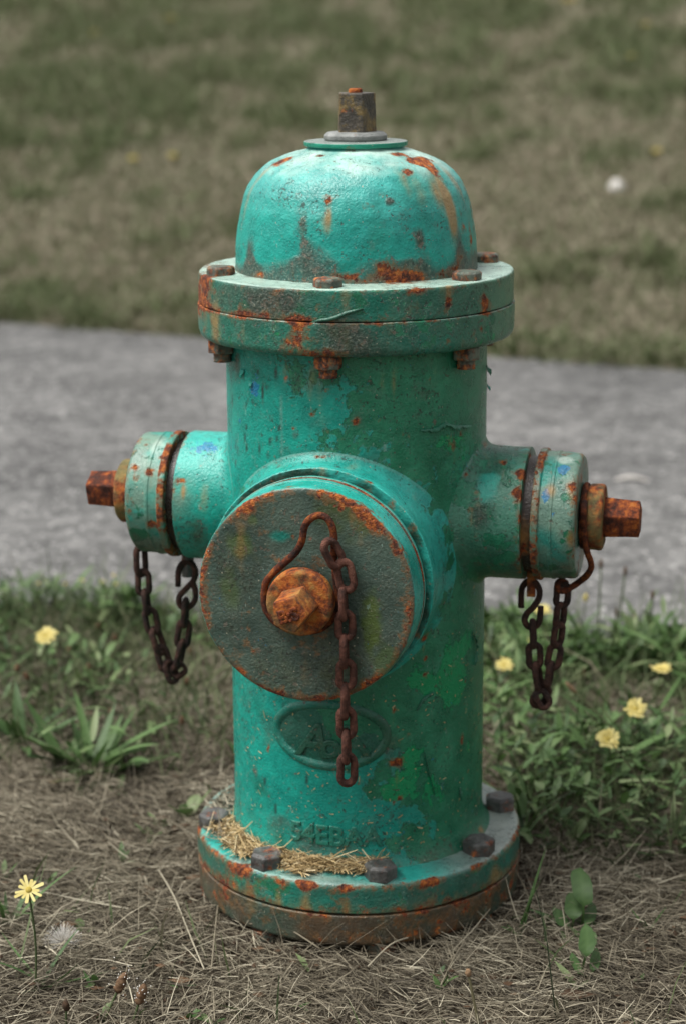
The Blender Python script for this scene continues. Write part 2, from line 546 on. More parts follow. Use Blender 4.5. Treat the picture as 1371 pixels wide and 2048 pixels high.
def zrel(V): return V[:, 2] - ZO
prof = [(-0.004, 0.139), (0.006, 0.1285), (0.020, RB), (0.500, RB)]
V, F = lathe_np([(a, r) for a, r in prof], (0, 0, ZO), (0, 0, 1), 280, 0.0026, [0, .006, .01, 0])
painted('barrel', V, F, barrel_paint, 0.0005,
        coat=lambda V, N: 0.5 + np.clip((np.degrees(np.arctan2(V[:, 0], -V[:, 1])) + 16 - 30 * sstep(0.30, 0.10, V[:, 2])) / 75, -0.45, 0.42) + 0.35 * fbm(V, 8, 3, 21),
        rust=lambda V, N: -0.30 + 0.0 * V[:, 0],
        grime=lambda V, N: -0.22 + 0.5 * sstep(0.05, 0.0, zrel(V)) + 0.20 * sstep(0.46, 0.50, zrel(V)),
        peel=lambda V, N: -0.13 + 0.20 * sstep(0.0, 40, np.degrees(np.arctan2(V[:, 0], -V[:, 1]))) * (V[:, 1] < 0))
# --- nozzles, with fillets that run out on the barrel
NA = math.radians(13.12)
PN = np.array((-math.sin(NA), -math.cos(NA), 0.0))
PO = np.array((0, 0, 0.2954 + ZO))
RH = math.radians(0.265)
HN = np.array((math.cos(NA) * math.cos(RH), -math.sin(NA) * math.cos(RH), -math.sin(RH)))
HO = np.array((0, 0, 0.2954 + 0.0356 + ZO))

def nozzle(name, org, axis, R, L1, rho, end_prof, paint, segs=200, **kw):
    u, v, n = frame(axis)
    th = np.linspace(0, 2 * np.pi, segs, endpoint=False)
    rows = []
    cx = np.abs(np.cos(th))
    rh = np.minimum(rho, (0.1225 / np.maximum(cx, 1e-3)) - R)
    rh = np.maximum(rh, 0.004)
    Lb = lambda r: np.sqrt(np.maximum(RB ** 2 - (r * np.cos(th)) ** 2, 1e-5))
    a0 = np.stack([Lb(R + rh) - 0.0012, R + rh])
    a1 = np.stack([Lb(R) + 0.0, R + 0 * th])
    a2 = np.stack([np.minimum(Lb(R) + rh, L1 - 0.002), R + 0 * th])
    for tt in np.linspace(0, 1, 12):
        rows.append((1 - tt) ** 2 * a0 + 2 * tt * (1 - tt) * a1 + tt * tt * a2)
    for tt in np.linspace(0, 1, 16)[1:]:
        rows.append(np.stack([a2[0] * (1 - tt) + L1 * tt, R + 0 * th]))
    for (L, r) in resample(fillet([(L1, R)] + end_prof, 0.002), 0.003)[1:]:
        rows.append(np.stack([L + 0 * th, r + 0 * th]))
    Q = np.array(rows)
    V = org + Q[:, 0, :, None] * n + (Q[:, 1] * np.cos(th))[..., None] * u + (Q[:, 1] * np.sin(th))[..., None] * v
    m = len(rows)
    i = np.arange(m - 1)[:, None]; j = np.arange(segs)[None, :]; j2 = (j + 1) % segs
    F = np.stack([i * segs + j2, i * segs + j, (i + 1) * segs + j, (i + 1) * segs + j2], -1).reshape(-1, 4)
    F = F[:, ::-1]
    W0 = V.reshape(-1, 3)
    rad = np.linalg.norm((W0 - org) - np.outer((W0 - org) @ n, n), axis=1)
    nrow = np.repeat(np.arange(m), segs)
    kk = sstep(0.25, 0.95, (rad - R) / np.tile(rh, m)) * (nrow < 12)
    def both(V_, N_):
        worn = np.exp(-((kk - 0.45) / 0.16) ** 2) * (nrow < 12) * sstep(-0.25, 0.5, N_[:, 2] + 0.5 * fbm(V_, 40, 3, 9)) * 0.75
        return mixc(worn, mixc(np.clip(kk + 0.25 * fbm(V_, 60, 3, 7) * (kk > 0.02), 0, 1), paint(V_, N_), barrel_paint(V_, N_)), np.tile(np.array((0.26, 0.34, 0.30)), (len(V_), 1)))
    return painted(name, W0, F, both, 0.0004, **kw)

def axial(V, org, n): return (V - org) @ n

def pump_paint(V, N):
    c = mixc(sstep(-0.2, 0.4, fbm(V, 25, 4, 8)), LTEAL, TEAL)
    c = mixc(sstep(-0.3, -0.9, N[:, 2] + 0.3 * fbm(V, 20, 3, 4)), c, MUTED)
    return mixc(sstep(0.1539, 0.1542, axial(V, PO, PN)), c, np.tile(np.array((0.010, 0.052, 0.034)), (len(V), 1)))  # collar front and groove: dark green paint with recess shade in the colour
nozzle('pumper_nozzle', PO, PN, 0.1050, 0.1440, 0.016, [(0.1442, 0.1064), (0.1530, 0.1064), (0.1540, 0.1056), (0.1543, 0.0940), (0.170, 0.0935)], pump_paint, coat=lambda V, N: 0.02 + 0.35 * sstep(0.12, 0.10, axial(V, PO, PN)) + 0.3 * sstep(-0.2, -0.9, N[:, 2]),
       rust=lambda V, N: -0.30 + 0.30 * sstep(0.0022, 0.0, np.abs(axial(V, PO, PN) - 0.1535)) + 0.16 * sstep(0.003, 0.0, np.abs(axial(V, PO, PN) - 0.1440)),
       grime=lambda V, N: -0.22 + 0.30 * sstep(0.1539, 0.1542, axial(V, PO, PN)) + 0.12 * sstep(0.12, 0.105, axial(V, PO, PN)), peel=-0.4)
def hose_paint_r(V, N):
    c = mixc(sstep(-0.15, 0.35, fbm(V, 22, 4, 12)), np.array((0.060, 0.215, 0.150)), MUTED)
    return mixc(sstep(0.18, 0.26, fbm(V, 26, 5, 77)), c, TEAL)
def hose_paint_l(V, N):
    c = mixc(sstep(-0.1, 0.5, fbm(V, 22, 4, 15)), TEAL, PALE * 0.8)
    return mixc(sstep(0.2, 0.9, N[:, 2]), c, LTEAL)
for s, pf, g in ((1, hose_paint_r, -0.02), (-1, hose_paint_l, -0.17)):
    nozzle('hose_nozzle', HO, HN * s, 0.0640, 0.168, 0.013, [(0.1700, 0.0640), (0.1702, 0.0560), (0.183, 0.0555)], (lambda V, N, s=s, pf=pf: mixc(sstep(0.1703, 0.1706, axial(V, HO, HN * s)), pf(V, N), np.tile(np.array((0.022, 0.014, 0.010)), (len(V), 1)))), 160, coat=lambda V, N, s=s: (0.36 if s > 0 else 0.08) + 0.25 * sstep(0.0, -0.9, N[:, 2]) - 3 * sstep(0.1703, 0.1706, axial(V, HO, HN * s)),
           rust=lambda V, N, s=s: -0.24 + 0.40 * sstep(0.160, 0.1695, axial(V, HO, HN * s)) - 0.35 * sstep(0.1703, 0.1706, axial(V, HO, HN * s)),
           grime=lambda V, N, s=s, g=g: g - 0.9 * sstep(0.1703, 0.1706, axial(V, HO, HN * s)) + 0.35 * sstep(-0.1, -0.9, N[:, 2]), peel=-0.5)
# --- pumper cap
def cap_rust(V, N):
    r = np.linalg.norm((V - PO) - np.outer(axial(V, PO, PN), PN), axis=1)
    face = sstep(0.6, 0.9, N @ PN)
    return -0.25 + face * (0.06 + 0.32 * fbm(V, 30, 4, 88) + 0.58 * sstep(0.084, 0.0980, r) + 0.32 * sstep(0.045, 0.034, r)) + 0.30 * (axial(V, PO, PN) > 0.198) * (1 - face)
def cap_paint(V, N):
    face = sstep(0.55, 0.85, N @ PN)
    c = mixc(sstep(-0.2, 0.3, fbm(V, 25, 4, 18)), LTEAL, TEAL)
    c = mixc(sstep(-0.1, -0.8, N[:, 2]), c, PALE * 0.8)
    f = mixc(sstep(-0.3, 0.4, fbm(V, 30, 4, 6)), np.array((0.085, 0.140, 0.112)), np.array((0.045, 0.080, 0.065)))
    ax_ = axial(V, PO, PN)
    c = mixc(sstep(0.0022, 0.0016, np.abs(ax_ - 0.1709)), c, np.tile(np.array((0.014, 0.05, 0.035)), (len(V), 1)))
    c = mixc(0.7 * sstep(0.0016, 0.0, np.abs(ax_ - 0.1680)) + 0.6 * sstep(0.0016, 0.0, np.abs(ax_ - 0.1742)), c, np.tile(np.array((0.36, 0.50, 0.42)), (len(V), 1)))
    f = mixc(0.75 * sstep(0.15, 0.5, fbm(V, 22, 4, 99)), f, np.array((0.075, 0.105, 0.022)))
    return mixc(face, c, f)
cp = [(0.1608, 0.094), (0.1612, 0.1005), (0.1685, 0.1012), (0.1692, 0.0990), (0.1726, 0.0986), (0.1734, 0.1008), (0.1800, 0.1012), (0.1806, 0.1004), (0.2035, 0.0998), (0.2050, 0.0960), (0.2042, 0.045), (0.2055, 0.038), (0.2055, 0.002)]
V, F = lathe_np(cp, PO, PN, 240, 0.0026, [0, .0010, .0006, .0004, .0004, .0006, .0005, .0004, .004, .003, .004, .002, 0], 3)
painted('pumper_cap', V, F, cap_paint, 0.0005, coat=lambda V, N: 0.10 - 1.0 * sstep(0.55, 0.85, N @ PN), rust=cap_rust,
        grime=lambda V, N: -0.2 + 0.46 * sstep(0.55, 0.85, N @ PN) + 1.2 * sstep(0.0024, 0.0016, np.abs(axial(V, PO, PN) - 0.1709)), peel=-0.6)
# --- hose caps
def hcap_paint_r(V, N):
    return mixc(sstep(0.0, 0.5, fbm(V, 28, 4, 44)), PALE * 0.8, TEAL * 0.8 + 0.02)
def hcap_paint_l(V, N):
    return mixc(sstep(-0.1, 0.35, fbm(V, 28, 4, 45)), PALE * 0.85, TEAL)
for s, pf in ((1, hcap_paint_r), (-1, hcap_paint_l)):
    A = HN * s
    hc = [(0.1795, 0.056), (0.1798, 0.0632), (0.1862, 0.0638), (0.1872, 0.0612), (0.1960, 0.0612), (0.1965, 0.0619), (0.1990, 0.0619), (0.1995, 0.0610), (0.2180, 0.0605), (0.2210, 0.0575), (0.2210, 0.030), (0.2235, 0.026), (0.2235, 0.002)]
    V, F = lathe_np(hc, HO, A, 180, 0.0026, [0, .0012, .0010, .0006, .0003, .0003, .0003, .0003, .003, .003, .002, .001, 0], 3)
    painted('hose_cap', V, F, pf, 0.0005, coat=lambda V, N: 0.22 + 0.25 * sstep(0.2, -0.8, N[:, 2]),
            rust=lambda V, N, A=A: -0.16 + 0.62 * sstep(0.189, 0.186, axial(V, HO, A)) + 0.30 * sstep(0.212, 0.220, axial(V, HO, A)) + 0.5 * sstep(0.1795, 0.178, axial(V, HO, A)),
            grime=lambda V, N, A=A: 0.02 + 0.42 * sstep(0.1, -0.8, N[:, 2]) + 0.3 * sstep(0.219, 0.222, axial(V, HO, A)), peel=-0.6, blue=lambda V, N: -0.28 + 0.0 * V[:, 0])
# --- barrel flange and bonnet flange
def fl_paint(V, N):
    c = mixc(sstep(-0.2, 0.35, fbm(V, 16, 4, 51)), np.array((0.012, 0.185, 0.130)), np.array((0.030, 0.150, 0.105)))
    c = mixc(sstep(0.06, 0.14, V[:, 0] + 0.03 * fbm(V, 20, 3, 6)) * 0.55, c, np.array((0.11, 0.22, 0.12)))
    return mixc(sstep(0.5, 0.85, N[:, 2]), c, np.array((0.36, 0.52, 0.45)))  # pale top faces: chalking with sky brightness put into the colour
V, F = lathe_np([(0.5017, 0.110), (0.5017, 0.1480), (0.5065, 0.1510), (0.5322, 0.1514), (0.5331, 0.1508), (0.5332, 0.12)], (0, 0, ZO), (0, 0, 1), 340, 0.0026, [0, .003, .003, .0004, .0004, 0], 3)
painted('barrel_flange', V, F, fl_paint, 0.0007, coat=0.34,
        rust=lambda V, N: -0.16 + 0.42 * sstep(0.0035, 0.0, np.abs(zrel(V) - 0.5328)) + 0.22 * sstep(0.5045, 0.502, zrel(V)) + 0.22 * sstep(-0.09, -0.15, V[:, 0]),
        grime=lambda V, N: 0.13 + 0.15 * sstep(0.515, 0.502, zrel(V)), peel=-0.35)
V, F = lathe_np([(0.5338, 0.12), (0.5339, 0.1498), (0.5346, 0.1503), (0.5612, 0.1502), (0.5632, 0.1485), (0.5636, 0.108)], (0, 0, ZO), (0, 0, 1), 340, 0.0026, [0, .0004, .0004, .0015, .0015, 0], 3)
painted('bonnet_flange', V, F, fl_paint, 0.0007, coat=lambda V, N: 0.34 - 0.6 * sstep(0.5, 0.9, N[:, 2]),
        rust=lambda V, N: -0.14 + 0.42 * sstep(0.007, 0.0, np.abs(zrel(V) - 0.5345)) * (0.35 + 0.65 * sstep(0.02, -0.06, V[:, 0])) + 0.20 * sstep(0.557, 0.562, zrel(V)) + 0.40 * sstep(-0.115, -0.148, V[:, 0]) - 0.25 * sstep(0.5, 0.9, N[:, 2]),
        grime=lambda V, N: 0.06 - 0.24 * sstep(0.5, 0.9, N[:, 2]) + 0.25 * sstep(0.02, -0.09, V[:, 0]), peel=-0.35)
# --- bonnet (dome)
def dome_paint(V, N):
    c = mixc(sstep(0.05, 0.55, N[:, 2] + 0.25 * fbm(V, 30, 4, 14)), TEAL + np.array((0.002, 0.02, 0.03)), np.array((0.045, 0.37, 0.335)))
    c = mixc(sstep(0.62, 1.05, N[:, 2] + 0.30 * fbm(V, 45, 4, 15)), c, np.array((0.42, 0.62, 0.56)))  # pale crown: chalking, with the sky's reflection put into the colour
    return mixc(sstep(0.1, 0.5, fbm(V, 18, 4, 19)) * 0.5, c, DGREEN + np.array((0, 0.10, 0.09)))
dome = [(0.560, 0.1160), (0.566, 0.1150), (0.585, 0.1142), (0.604, 0.1122), (0.622, 0.1092), (0.637, 0.1045), (0.648, 0.0985), (0.657, 0.0910), (0.6635, 0.0820), (0.669, 0.0700), (0.6735, 0.0570), (0.6765, 0.0460), (0.680, 0.0440), (0.680, 0.01)]
V, F = lathe_np(dome, (0, 0, ZO), (0, 0, 1), 260, 0.0024, 0.004, 3)
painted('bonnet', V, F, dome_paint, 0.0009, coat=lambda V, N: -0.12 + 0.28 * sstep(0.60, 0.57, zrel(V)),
        rust=lambda V, N: -0.33 + 0.30 * sstep(0.576, 0.563, zrel(V)) + 0.30 * sstep(0.671, 0.678, zrel(V)) * (fbm(V, 20, 2, 2) > -0.1),
        grime=lambda V, N: -0.30 + 0.92 * sstep(0.592, 0.566, zrel(V) + 0.022 * fbm(V, 20, 4, 23)) + 0.15 * sstep(0.07, 0.115, np.abs(V[:, 0])), peel=-0.45)
V, F = lathe_np([(0.6785, 0.03), (0.6785, 0.0475), (0.6792, 0.0488), (0.6826, 0.0488), (0.6832, 0.0480), (0.6838, 0.026)], (0, 0, ZO), (0, 0, 1), 120, 0.003, 0.0006, 2)
painted('weather_shield', V, F, lambda V, N: mixc(sstep(0.5, 0.8, N[:, 2]), np.tile(np.array((0.01, 0.24, 0.16)), (len(V), 1)), np.tile(np.array((0.22, 0.27, 0.25)), (len(V), 1))), 0.0002,
        rust=-0.4, grime=-0.1, peel=-0.6)
# --- base flanges
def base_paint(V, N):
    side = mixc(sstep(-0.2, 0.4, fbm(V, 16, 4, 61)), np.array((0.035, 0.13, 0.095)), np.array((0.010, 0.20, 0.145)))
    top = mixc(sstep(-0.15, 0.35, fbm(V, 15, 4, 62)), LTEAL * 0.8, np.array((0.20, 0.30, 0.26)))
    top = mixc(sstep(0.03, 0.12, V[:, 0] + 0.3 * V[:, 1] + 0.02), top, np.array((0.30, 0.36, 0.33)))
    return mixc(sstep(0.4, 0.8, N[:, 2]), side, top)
V, F = lathe_np([(-0.0306, 0.10), (-0.0307, 0.1632), (-0.0298, 0.1642), (-0.004, 0.1645), (0.0, 0.1610), (0.0015, 0.120)], (0, 0, ZO), (0, 0, 1), 340, 0.0026, [0, .001, .001, .004, .003, 0], 4)
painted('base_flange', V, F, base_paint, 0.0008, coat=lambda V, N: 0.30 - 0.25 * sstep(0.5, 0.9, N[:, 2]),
        rust=lambda V, N: -0.10 + 0.34 * sstep(0.010, 0.0, np.abs(zrel(V) + 0.003)) * (N[:, 2] < 0.9) + 0.36 * sstep(-0.018, -0.029, zrel(V)) - 0.16 * sstep(0.6, 0.9, N[:, 2]) + 0.14 * sstep(-0.06, -0.15, V[:, 0]),
        grime=lambda V, N: 0.18 - 0.24 * sstep(0.5, 0.9, N[:, 2]), peel=-0.5, stain=lambda V, N: -0.2 + 0.45 * sstep(-0.006, -0.028, zrel(V)))
V, F = lathe_np([(-0.0648, 0.05), (-0.0648, 0.1610), (-0.0620, 0.1635), (-0.0336, 0.1645), (-0.0328, 0.1636), (-0.0327, 0.10)], (0, 0, ZO), (0, 0, 1), 340, 0.0026, [0, .003, .003, .001, .001, 0], 3)
painted('base_plate', V, F, lambda V, N: mixc(sstep(-0.25, 0.3, fbm(V, 14, 5, 63) - 0.1), np.tile(np.array((0.105, 0.072, 0.045)), (len(V), 1)), np.tile(np.array((0.05, 0.095, 0.07)), (len(V), 1))), 0.0009,
        rust=lambda V, N: 0.02 + 0.18 * sstep(-0.1, 0.1, V[:, 0]) + 0.15 * sstep(-0.037, -0.033, zrel(V)), grime=0.30, peel=-0.6, stain=lambda V, N: -0.1 + 0.5 * fbm(V, 18, 3, 5))
V, F = lathe_np([(-0.10, 0.095), (-0.060, 0.095)], (0, 0, ZO), (0, 0, 1), 64, 0.01)
painted('standpipe', V, F, GREYG, 0.0, rust=0.4, grime=0.5, peel=-0.5)

# --- marks: rust scabs, runs, peeled spots (pixel of the mark's centre, kind, radius in m, vertical stretch, strength)
SPOTS = [
    # dome
    (655, 403, 'rust', .0065, 1.2, .75), (655, 440, 'stain', .005, 3.5, .55), (778, 402, 'grime', .005, 1.0, .9), (838, 475, 'grime', .007, 1.6, .85),
    (840, 322, 'rust', .020, .6, 1.15), (795, 308, 'rust', .012, .5, .7), (872, 348, 'rust', .010, 1.0, .6), (905, 360, 'stain', .008, 2.5, .6), (815, 345, 'rust', .007, .8, .6), (642, 312, 'rust', .007, .5, .75), (575, 318, 'rust', .013, .6, .75),
    (548, 330, 'rust', .011, .8, .65), (700, 302, 'rust', .008, .4, .6), (925, 372, 'rust', .006, 1.5, .6), (940, 470, 'rust', .006, 2.2, .7), (690, 552, 'rust', .014, .4, .6), (820, 552, 'rust', .016, .4, .65), (905, 535, 'rust', .009, .6, .6), (525, 548, 'rust', .008, .5, .5), (890, 390, 'stain', .0065, 4.5, .85), (905, 440, 'stain', .007, 3.5, .85), (925, 460, 'rust', .007, 1.4, .65), (917, 495, 'grime', .009, 2.5, .8), (917, 515, 'rust', .006, 2., .45),
    (868, 380, 'stain', .008, 2.5, .45), (780, 545, 'rust', .020, .45, .65), (765, 530, 'rust', .012, .7, .45), (880, 548, 'rust', .010, .6, .5), (605, 445, 'grime', .006, 1.8, .7), (608, 490, 'grime', .009, 1.2, .5),
    (500, 510, 'grime', .010, 2.5, .7), (495, 400, 'stain', .006, 5, .45), (528, 345, 'stain', .007, 2, .45), (640, 500, 'grime', .014, .8, .4), (700, 525, 'grime', .022, .5, .35), (830, 530, 'grime', .02, .6, .4),
    (942, 430, 'rust', .005, 4, .55),
    # bonnet flange
    (408, 565, 'rust', .014, .8, .6), (598, 655, 'rust', .009, 1.6, .75), (530, 630, 'rust', .008, .6, .45), (490, 627, 'rust', .008, .6, .5), (520, 612, 'grime', .02, .8, .35), (565, 605, 'grime', .016, .8, .35),
    (968, 608, 'rust', .007, 1.2, .65), (895, 610, 'rust', .004, 2.2, .55), (895, 580, 'stain', .004, 4, .6), (835, 583, 'rust', .010, .4, .55), (552, 585, 'rust', .007, .5, .45), (553, 668, 'peel', .008, 1, 1.7),
    (962, 683, 'peel', .006, 1, 1.6), (985, 673, 'peel', .009, .8, 1.6), (962, 660, 'rust', .003, 1, .6), (640, 708, 'rust', .02, .35, .5), (690, 660, 'grime', .03, 1, .25), (950, 590, 'peel', .006, .8, .8), (700, 690, 'grime', .03, .6, .3),
    # barrel
    (510, 775, 'blue', .005, 2, 1.4), (545, 760, 'blue', .003, 1, .5), (480, 840, 'blue', .003, 2, .6), (590, 870, 'grime', .006, 1, .5), (712, 842, 'rust', .0045, 1, .72), (712, 842, 'grime', .012, 1.2, .5), (585, 857, 'rust', .003, 1, .7),
    (905, 895, 'rust', .0045, 1.4, .75), (940, 1020, 'rust', .004, 1, .7), (930, 950, 'rust', .003, 1, .6), (890, 880, 'peel', .018, .7, .85), (925, 905, 'peel', .014, 1.8, .7), (860, 855, 'peel', .012, .4, .5),
    (920, 1310, 'peel', 0.0238, 1.6, .95), (895, 1360, 'peel', 0.0196, .8, .8), (840, 1340, 'peel', 0.0252, .7, .6), (845, 1385, 'peel', 0.0224, .8, .6), (790, 1375, 'peel', 0.0196, .7, .4), (905, 1395, 'peel', 0.0112, 1.6, .7),
    (820, 1510, 'peel', 0.0168, .9, .8), (830, 1560, 'peel', 0.0280, .9, .75), (790, 1580, 'peel', 0.0280, .7, .5), (850, 1600, 'peel', 0.0168, .7, .6), (935, 1490, 'peel', .004, 3, .9), (920, 1560, 'peel', .005, 2, .85), (760, 1600, 'peel', 0.0224, .7, .45),
    (847, 1275, 'rust', .0045, 1.3, .72), (850, 1315, 'rust', .003, 1, .7), (848, 1350, 'rust', .003, 1, .7), (787, 1420, 'rust', .0045, 1.2, .7), (793, 1525, 'rust', .008, .7, .9), (780, 1500, 'grime', .013, 2, .5), (815, 1468, 'rust', .003, 1, .6),
    (923, 1475, 'rust', .003, 2, .6), (512, 1545, 'grime', .005, 2, .6), (480, 1600, 'grime', .007, 2, .35), (560, 1640, 'grime', .02, .5, .45), (640, 1690, 'grime', .03, .5, .3), (660, 1470, 'grime', .028, .9, .28),
    (475, 735, 'grime', .012, 1.6, .6), (480, 750, 'peel', .012, 1.4, .6), (700, 760, 'grime', .03, .5, .18), (800, 1120, 'grime', .03, 1, .1),
    # pumper
    (645, 913, 'rust', .010, .25, .7), (560, 930, 'stain', .012, .3, .3), (700, 935, 'stain', .012, .5, .3), (835, 1000, 'stain', .01, 1, .2), (700, 1000, 'rust', .008, .4, .3),
    (575, 1072, 'peel', .012, .6, .0), (740, 1250, 'moss', .010, 3.0, .8), (770, 1330, 'moss', .014, 1.6, .5), (480, 1090, 'moss', .012, 1.2, .55), (460, 1180, 'moss', .010, 2.0, .5), (505, 1040, 'moss', .005, 1, .5),
    (560, 1072, 'teal', .011, .5, 1.0), (720, 1020, 'rust', .011, .8, .25), (740, 1060, 'rust', .009, 1.3, .25), (610, 1290, 'rust', .013, .5, .4), (510, 1040, 'rust', .012, 1, .15), (480, 1020, 'rust', .014, .9, .2),
    # right hose nozzle and cap
    (955, 985, 'rust', .0045, 1, .6), (1040, 945, 'rust', .008, .7, .55), (1030, 985, 'rust', .006, .8, .7), (1005, 925, 'rust', .005, .8, .55), (975, 970, 'tealp', .012, 1.4, 1.0), (1040, 1080, 'stain', .008, 2.5, .6), (1043, 1100, 'rust', .006, 3, .45),
    (960, 1030, 'grime', .012, 1.4, .5), (970, 890, 'rust', .007, .5, .4), (1125, 940, 'blue', .006, 1.6, 1.5), (1090, 990, 'blue', .004, 2, 1.4), (1105, 1030, 'blue', .002, 2.5, .8), (1115, 1025, 'blue', .0025, 1, .9), (1110, 1050, 'blue', .002, 1, .9), (1085, 960, 'tealp', .005, 2, .9),
    (1120, 910, 'rust', .010, .6, .45), (1100, 980, 'stain', .006, 1.4, .7), (1140, 975, 'stain', .005, 1.8, .7), (1140, 975, 'rust', .005, 1.4, .4), (1140, 1080, 'stain', .005, 2, .7), (1130, 920, 'pale', .009, 1, .9),
    # left
    (367, 960, 'rust', .0045, .8, .75), (367, 985, 'stain', .003, 3, .6), (408, 895, 'blue', .014, .7, .9), (300, 945, 'rust', .005, 1, .75), (270, 935, 'rust', .005, 1, .6), (272, 955, 'rust', .005, 1, .5), (300, 1045, 'rust', .006, .8, .6), (293, 890, 'rust', .003, 1, .6), (335, 900, 'rust', .004, 2, .4),
    (410, 990, 'stain', .006, 3, .4), (320, 890, 'pale', .010, 1.5, .5), (265, 1000, 'rust', .005, 2, .4), (395, 1060, 'grime', .012, 1.6, .4),
    # base
    (610, 1765, 'stain', .012, .4, .8), (610, 1768, 'rust', .012, .4, .5), (500, 1730, 'rust', .016, .5, .45), (470, 1745, 'rust', .010, .6, .4), (865, 1765, 'rust', .008, .6, .5), (990, 1740, 'stain', .012, 1.2, .5), (960, 1660, 'stain', .006, .8, .7), (1000, 1680, 'stain', .005, .8, .5),
    (930, 1690, 'stain', .006, .8, .7), (560, 1765, 'rust', .008, .5, .4), (690, 1780, 'rust', .008, .6, .4), (450, 1790, 'rust', .014, 1, .4),
]
SPOTS += [(762, 790, 'drip', .0022, 14, .55), (768, 870, 'drip', .0022, 14, .6), (775, 760, 'drip', .0016, 9, .4), (799, 860, 'drip', .0018, 14, .55), (800, 790, 'drip', .0016, 12, .35), (563, 830, 'drip', .0016, 14, .35), (564, 890, 'drip', .0014, 10, .3),
          (574, 757, 'orange', .0018, 1.8, 1.0), (859, 804, 'orange', .0017, 1.3, 1.0), (620, 1080, 'orange', .0016, .6, .6), (848, 803, 'drip', .0015, 1.2, .9), (690, 803, 'drip', .0012, 1.5, .9),
          (575, 690, 'rust', .012, .4, .3), (430, 640, 'stain', .012, 2.5, .6), (405, 610, 'rust', .012, 2.2, .5)]
_r2 = random.Random(5)
for k_ in range(60):     # short dark cracks and chips down the older left half of the barrel
    SPOTS.append((_r2.uniform(456, 560) if k_ < 34 else _r2.uniform(470, 960), _r2.uniform(740, 960) if k_ < 34 else _r2.uniform(1400, 1660), 'crack', _r2.uniform(.0008, .0018), _r2.uniform(1.2, 6), _r2.uniform(.6, 1.0)))
for k_ in range(46):     # pin-head rust pits
    SPOTS.append((_r2.uniform(470, 960), _r2.uniform(730, 1650), 'rust', _r2.uniform(.0012, .0032), _r2.uniform(.8, 1.8), _r2.uniform(.5, .8)))
TINTS = {'drip': np.array((0.23, 0.30, 0.27)), 'orange': np.array((0.75, 0.12, 0.04)), 'crack': np.array((0.022, 0.028, 0.024)), 'moss': np.array((0.095, 0.150, 0.010)), 'teal': np.array((0.012, 0.20, 0.16)), 'tealp': np.array((0.015, 0.32, 0.25)), 'pale': np.array((0.42, 0.55, 0.48))}
for (x_, y_, kind_, rad_, st_, am_) in list(SPOTS):
    if kind_ == 'rust' and rad_ >= .004:
        SPOTS.append((x_ + _r2.uniform(-3, 3), y_ + rad_ * 2100 * (st_ * .8 + 1.2), 'stain', rad_ * _r2.uniform(.3, .5), _r2.uniform(4, 8), _r2.uniform(.15, .42)))
for k_ in range(30):
    SPOTS.append((_r2.uniform(400, 1020), _r2.choice((_r2.uniform(560, 710), _r2.uniform(735, 800), _r2.uniform(1780, 1890))), 'stain', _r2.uniform(.0015, .0035), _r2.uniform(3, 9), _r2.uniform(.10, .28)))
allV = np.concatenate([d['V'] for d in PAINTED])
off = np.cumsum([0] + [len(d['V']) for d in PAINTED])
allF = np.concatenate([d['F'] + o for d, o in zip(PAINTED, off)])
BVH = BVHTree.FromPolygons(allV.tolist(), allF.tolist())

def hit(x, y):
    o, v = ray(x, y)
    r = BVH.ray_cast(Vector(o), Vector(v / np.linalg.norm(v)))
    return (np.array(r[0]), np.array(r[1])) if r[0] is not None else (None, None)

for (x, y, kind, rad, vs_, amp) in SPOTS:
    p, n = hit(x, y)
    if p is None:
        continue
    for d in PAINTED:
        D = d['V'] - p
        near = np.where((np.abs(D) < rad * 3.2 * max(1, vs_)).all(1))[0]
        if not len(near):
            continue
        D = D[near]
        # the stretch runs along the direction that is "down the surface"
        dn = np.array((0, 0, -1.0)) - n * (-n[2])
        ln = np.linalg.norm(dn)
        dn = dn / ln if ln > 0.2 else np.array((0, -1.0, 0))
        al = D @ dn
        perp = np.linalg.norm(D - np.outer(al, dn), axis=1)
        wgt = np.exp(-(perp / rad) ** 2 - (al / (rad * vs_)) ** 2)
        if kind in TINTS:
            jag = np.clip(wgt + 0.35 * fbm(d['V'][near], 120, 3, 71) * (wgt > 0.05), 0, 1)
            k = sstep(0.25, 0.75, jag) * amp
            if kind == 'moss': k *= 0.8
            d['paint'][near] = d['paint'][near] * (1 - k[:, None]) + TINTS[kind] * k[:, None]
            d['grime'][near] -= k * (0.45 if kind != 'moss' else 0.22)
            d['rust'][near] -= k * 0.3
        else:
            d[kind][near] += wgt * amp * {'rust': 1.3, 'peel': 0.66, 'grime': 1.3}.get(kind, 1.0)

hyd = empty('fire_hydrant', (0, 0, 0), 'weathered turquoise and green fire hydrant with three capped outlets standing in dry grass', 'fire hydrant')
PART = {}
LABELS = {'pumper_cap': 'large round outlet cap with dark rough face and rusty rim', 'bonnet': 'domed turquoise top with chalky crown, sky sheen painted in, and rust runs'}
for d in PAINTED:
    o = mesh_np(d['name'], d['V'], [d['F']], MAT_PAINT, hyd, True, {k: d[k] for k in ('paint', 'rust', 'grime', 'peel', 'blue', 'stain', 'coat')})
    if d['name'] in LABELS: o['label'] = LABELS[d['name']]
    PART.setdefault(d['name'], []).append(o)

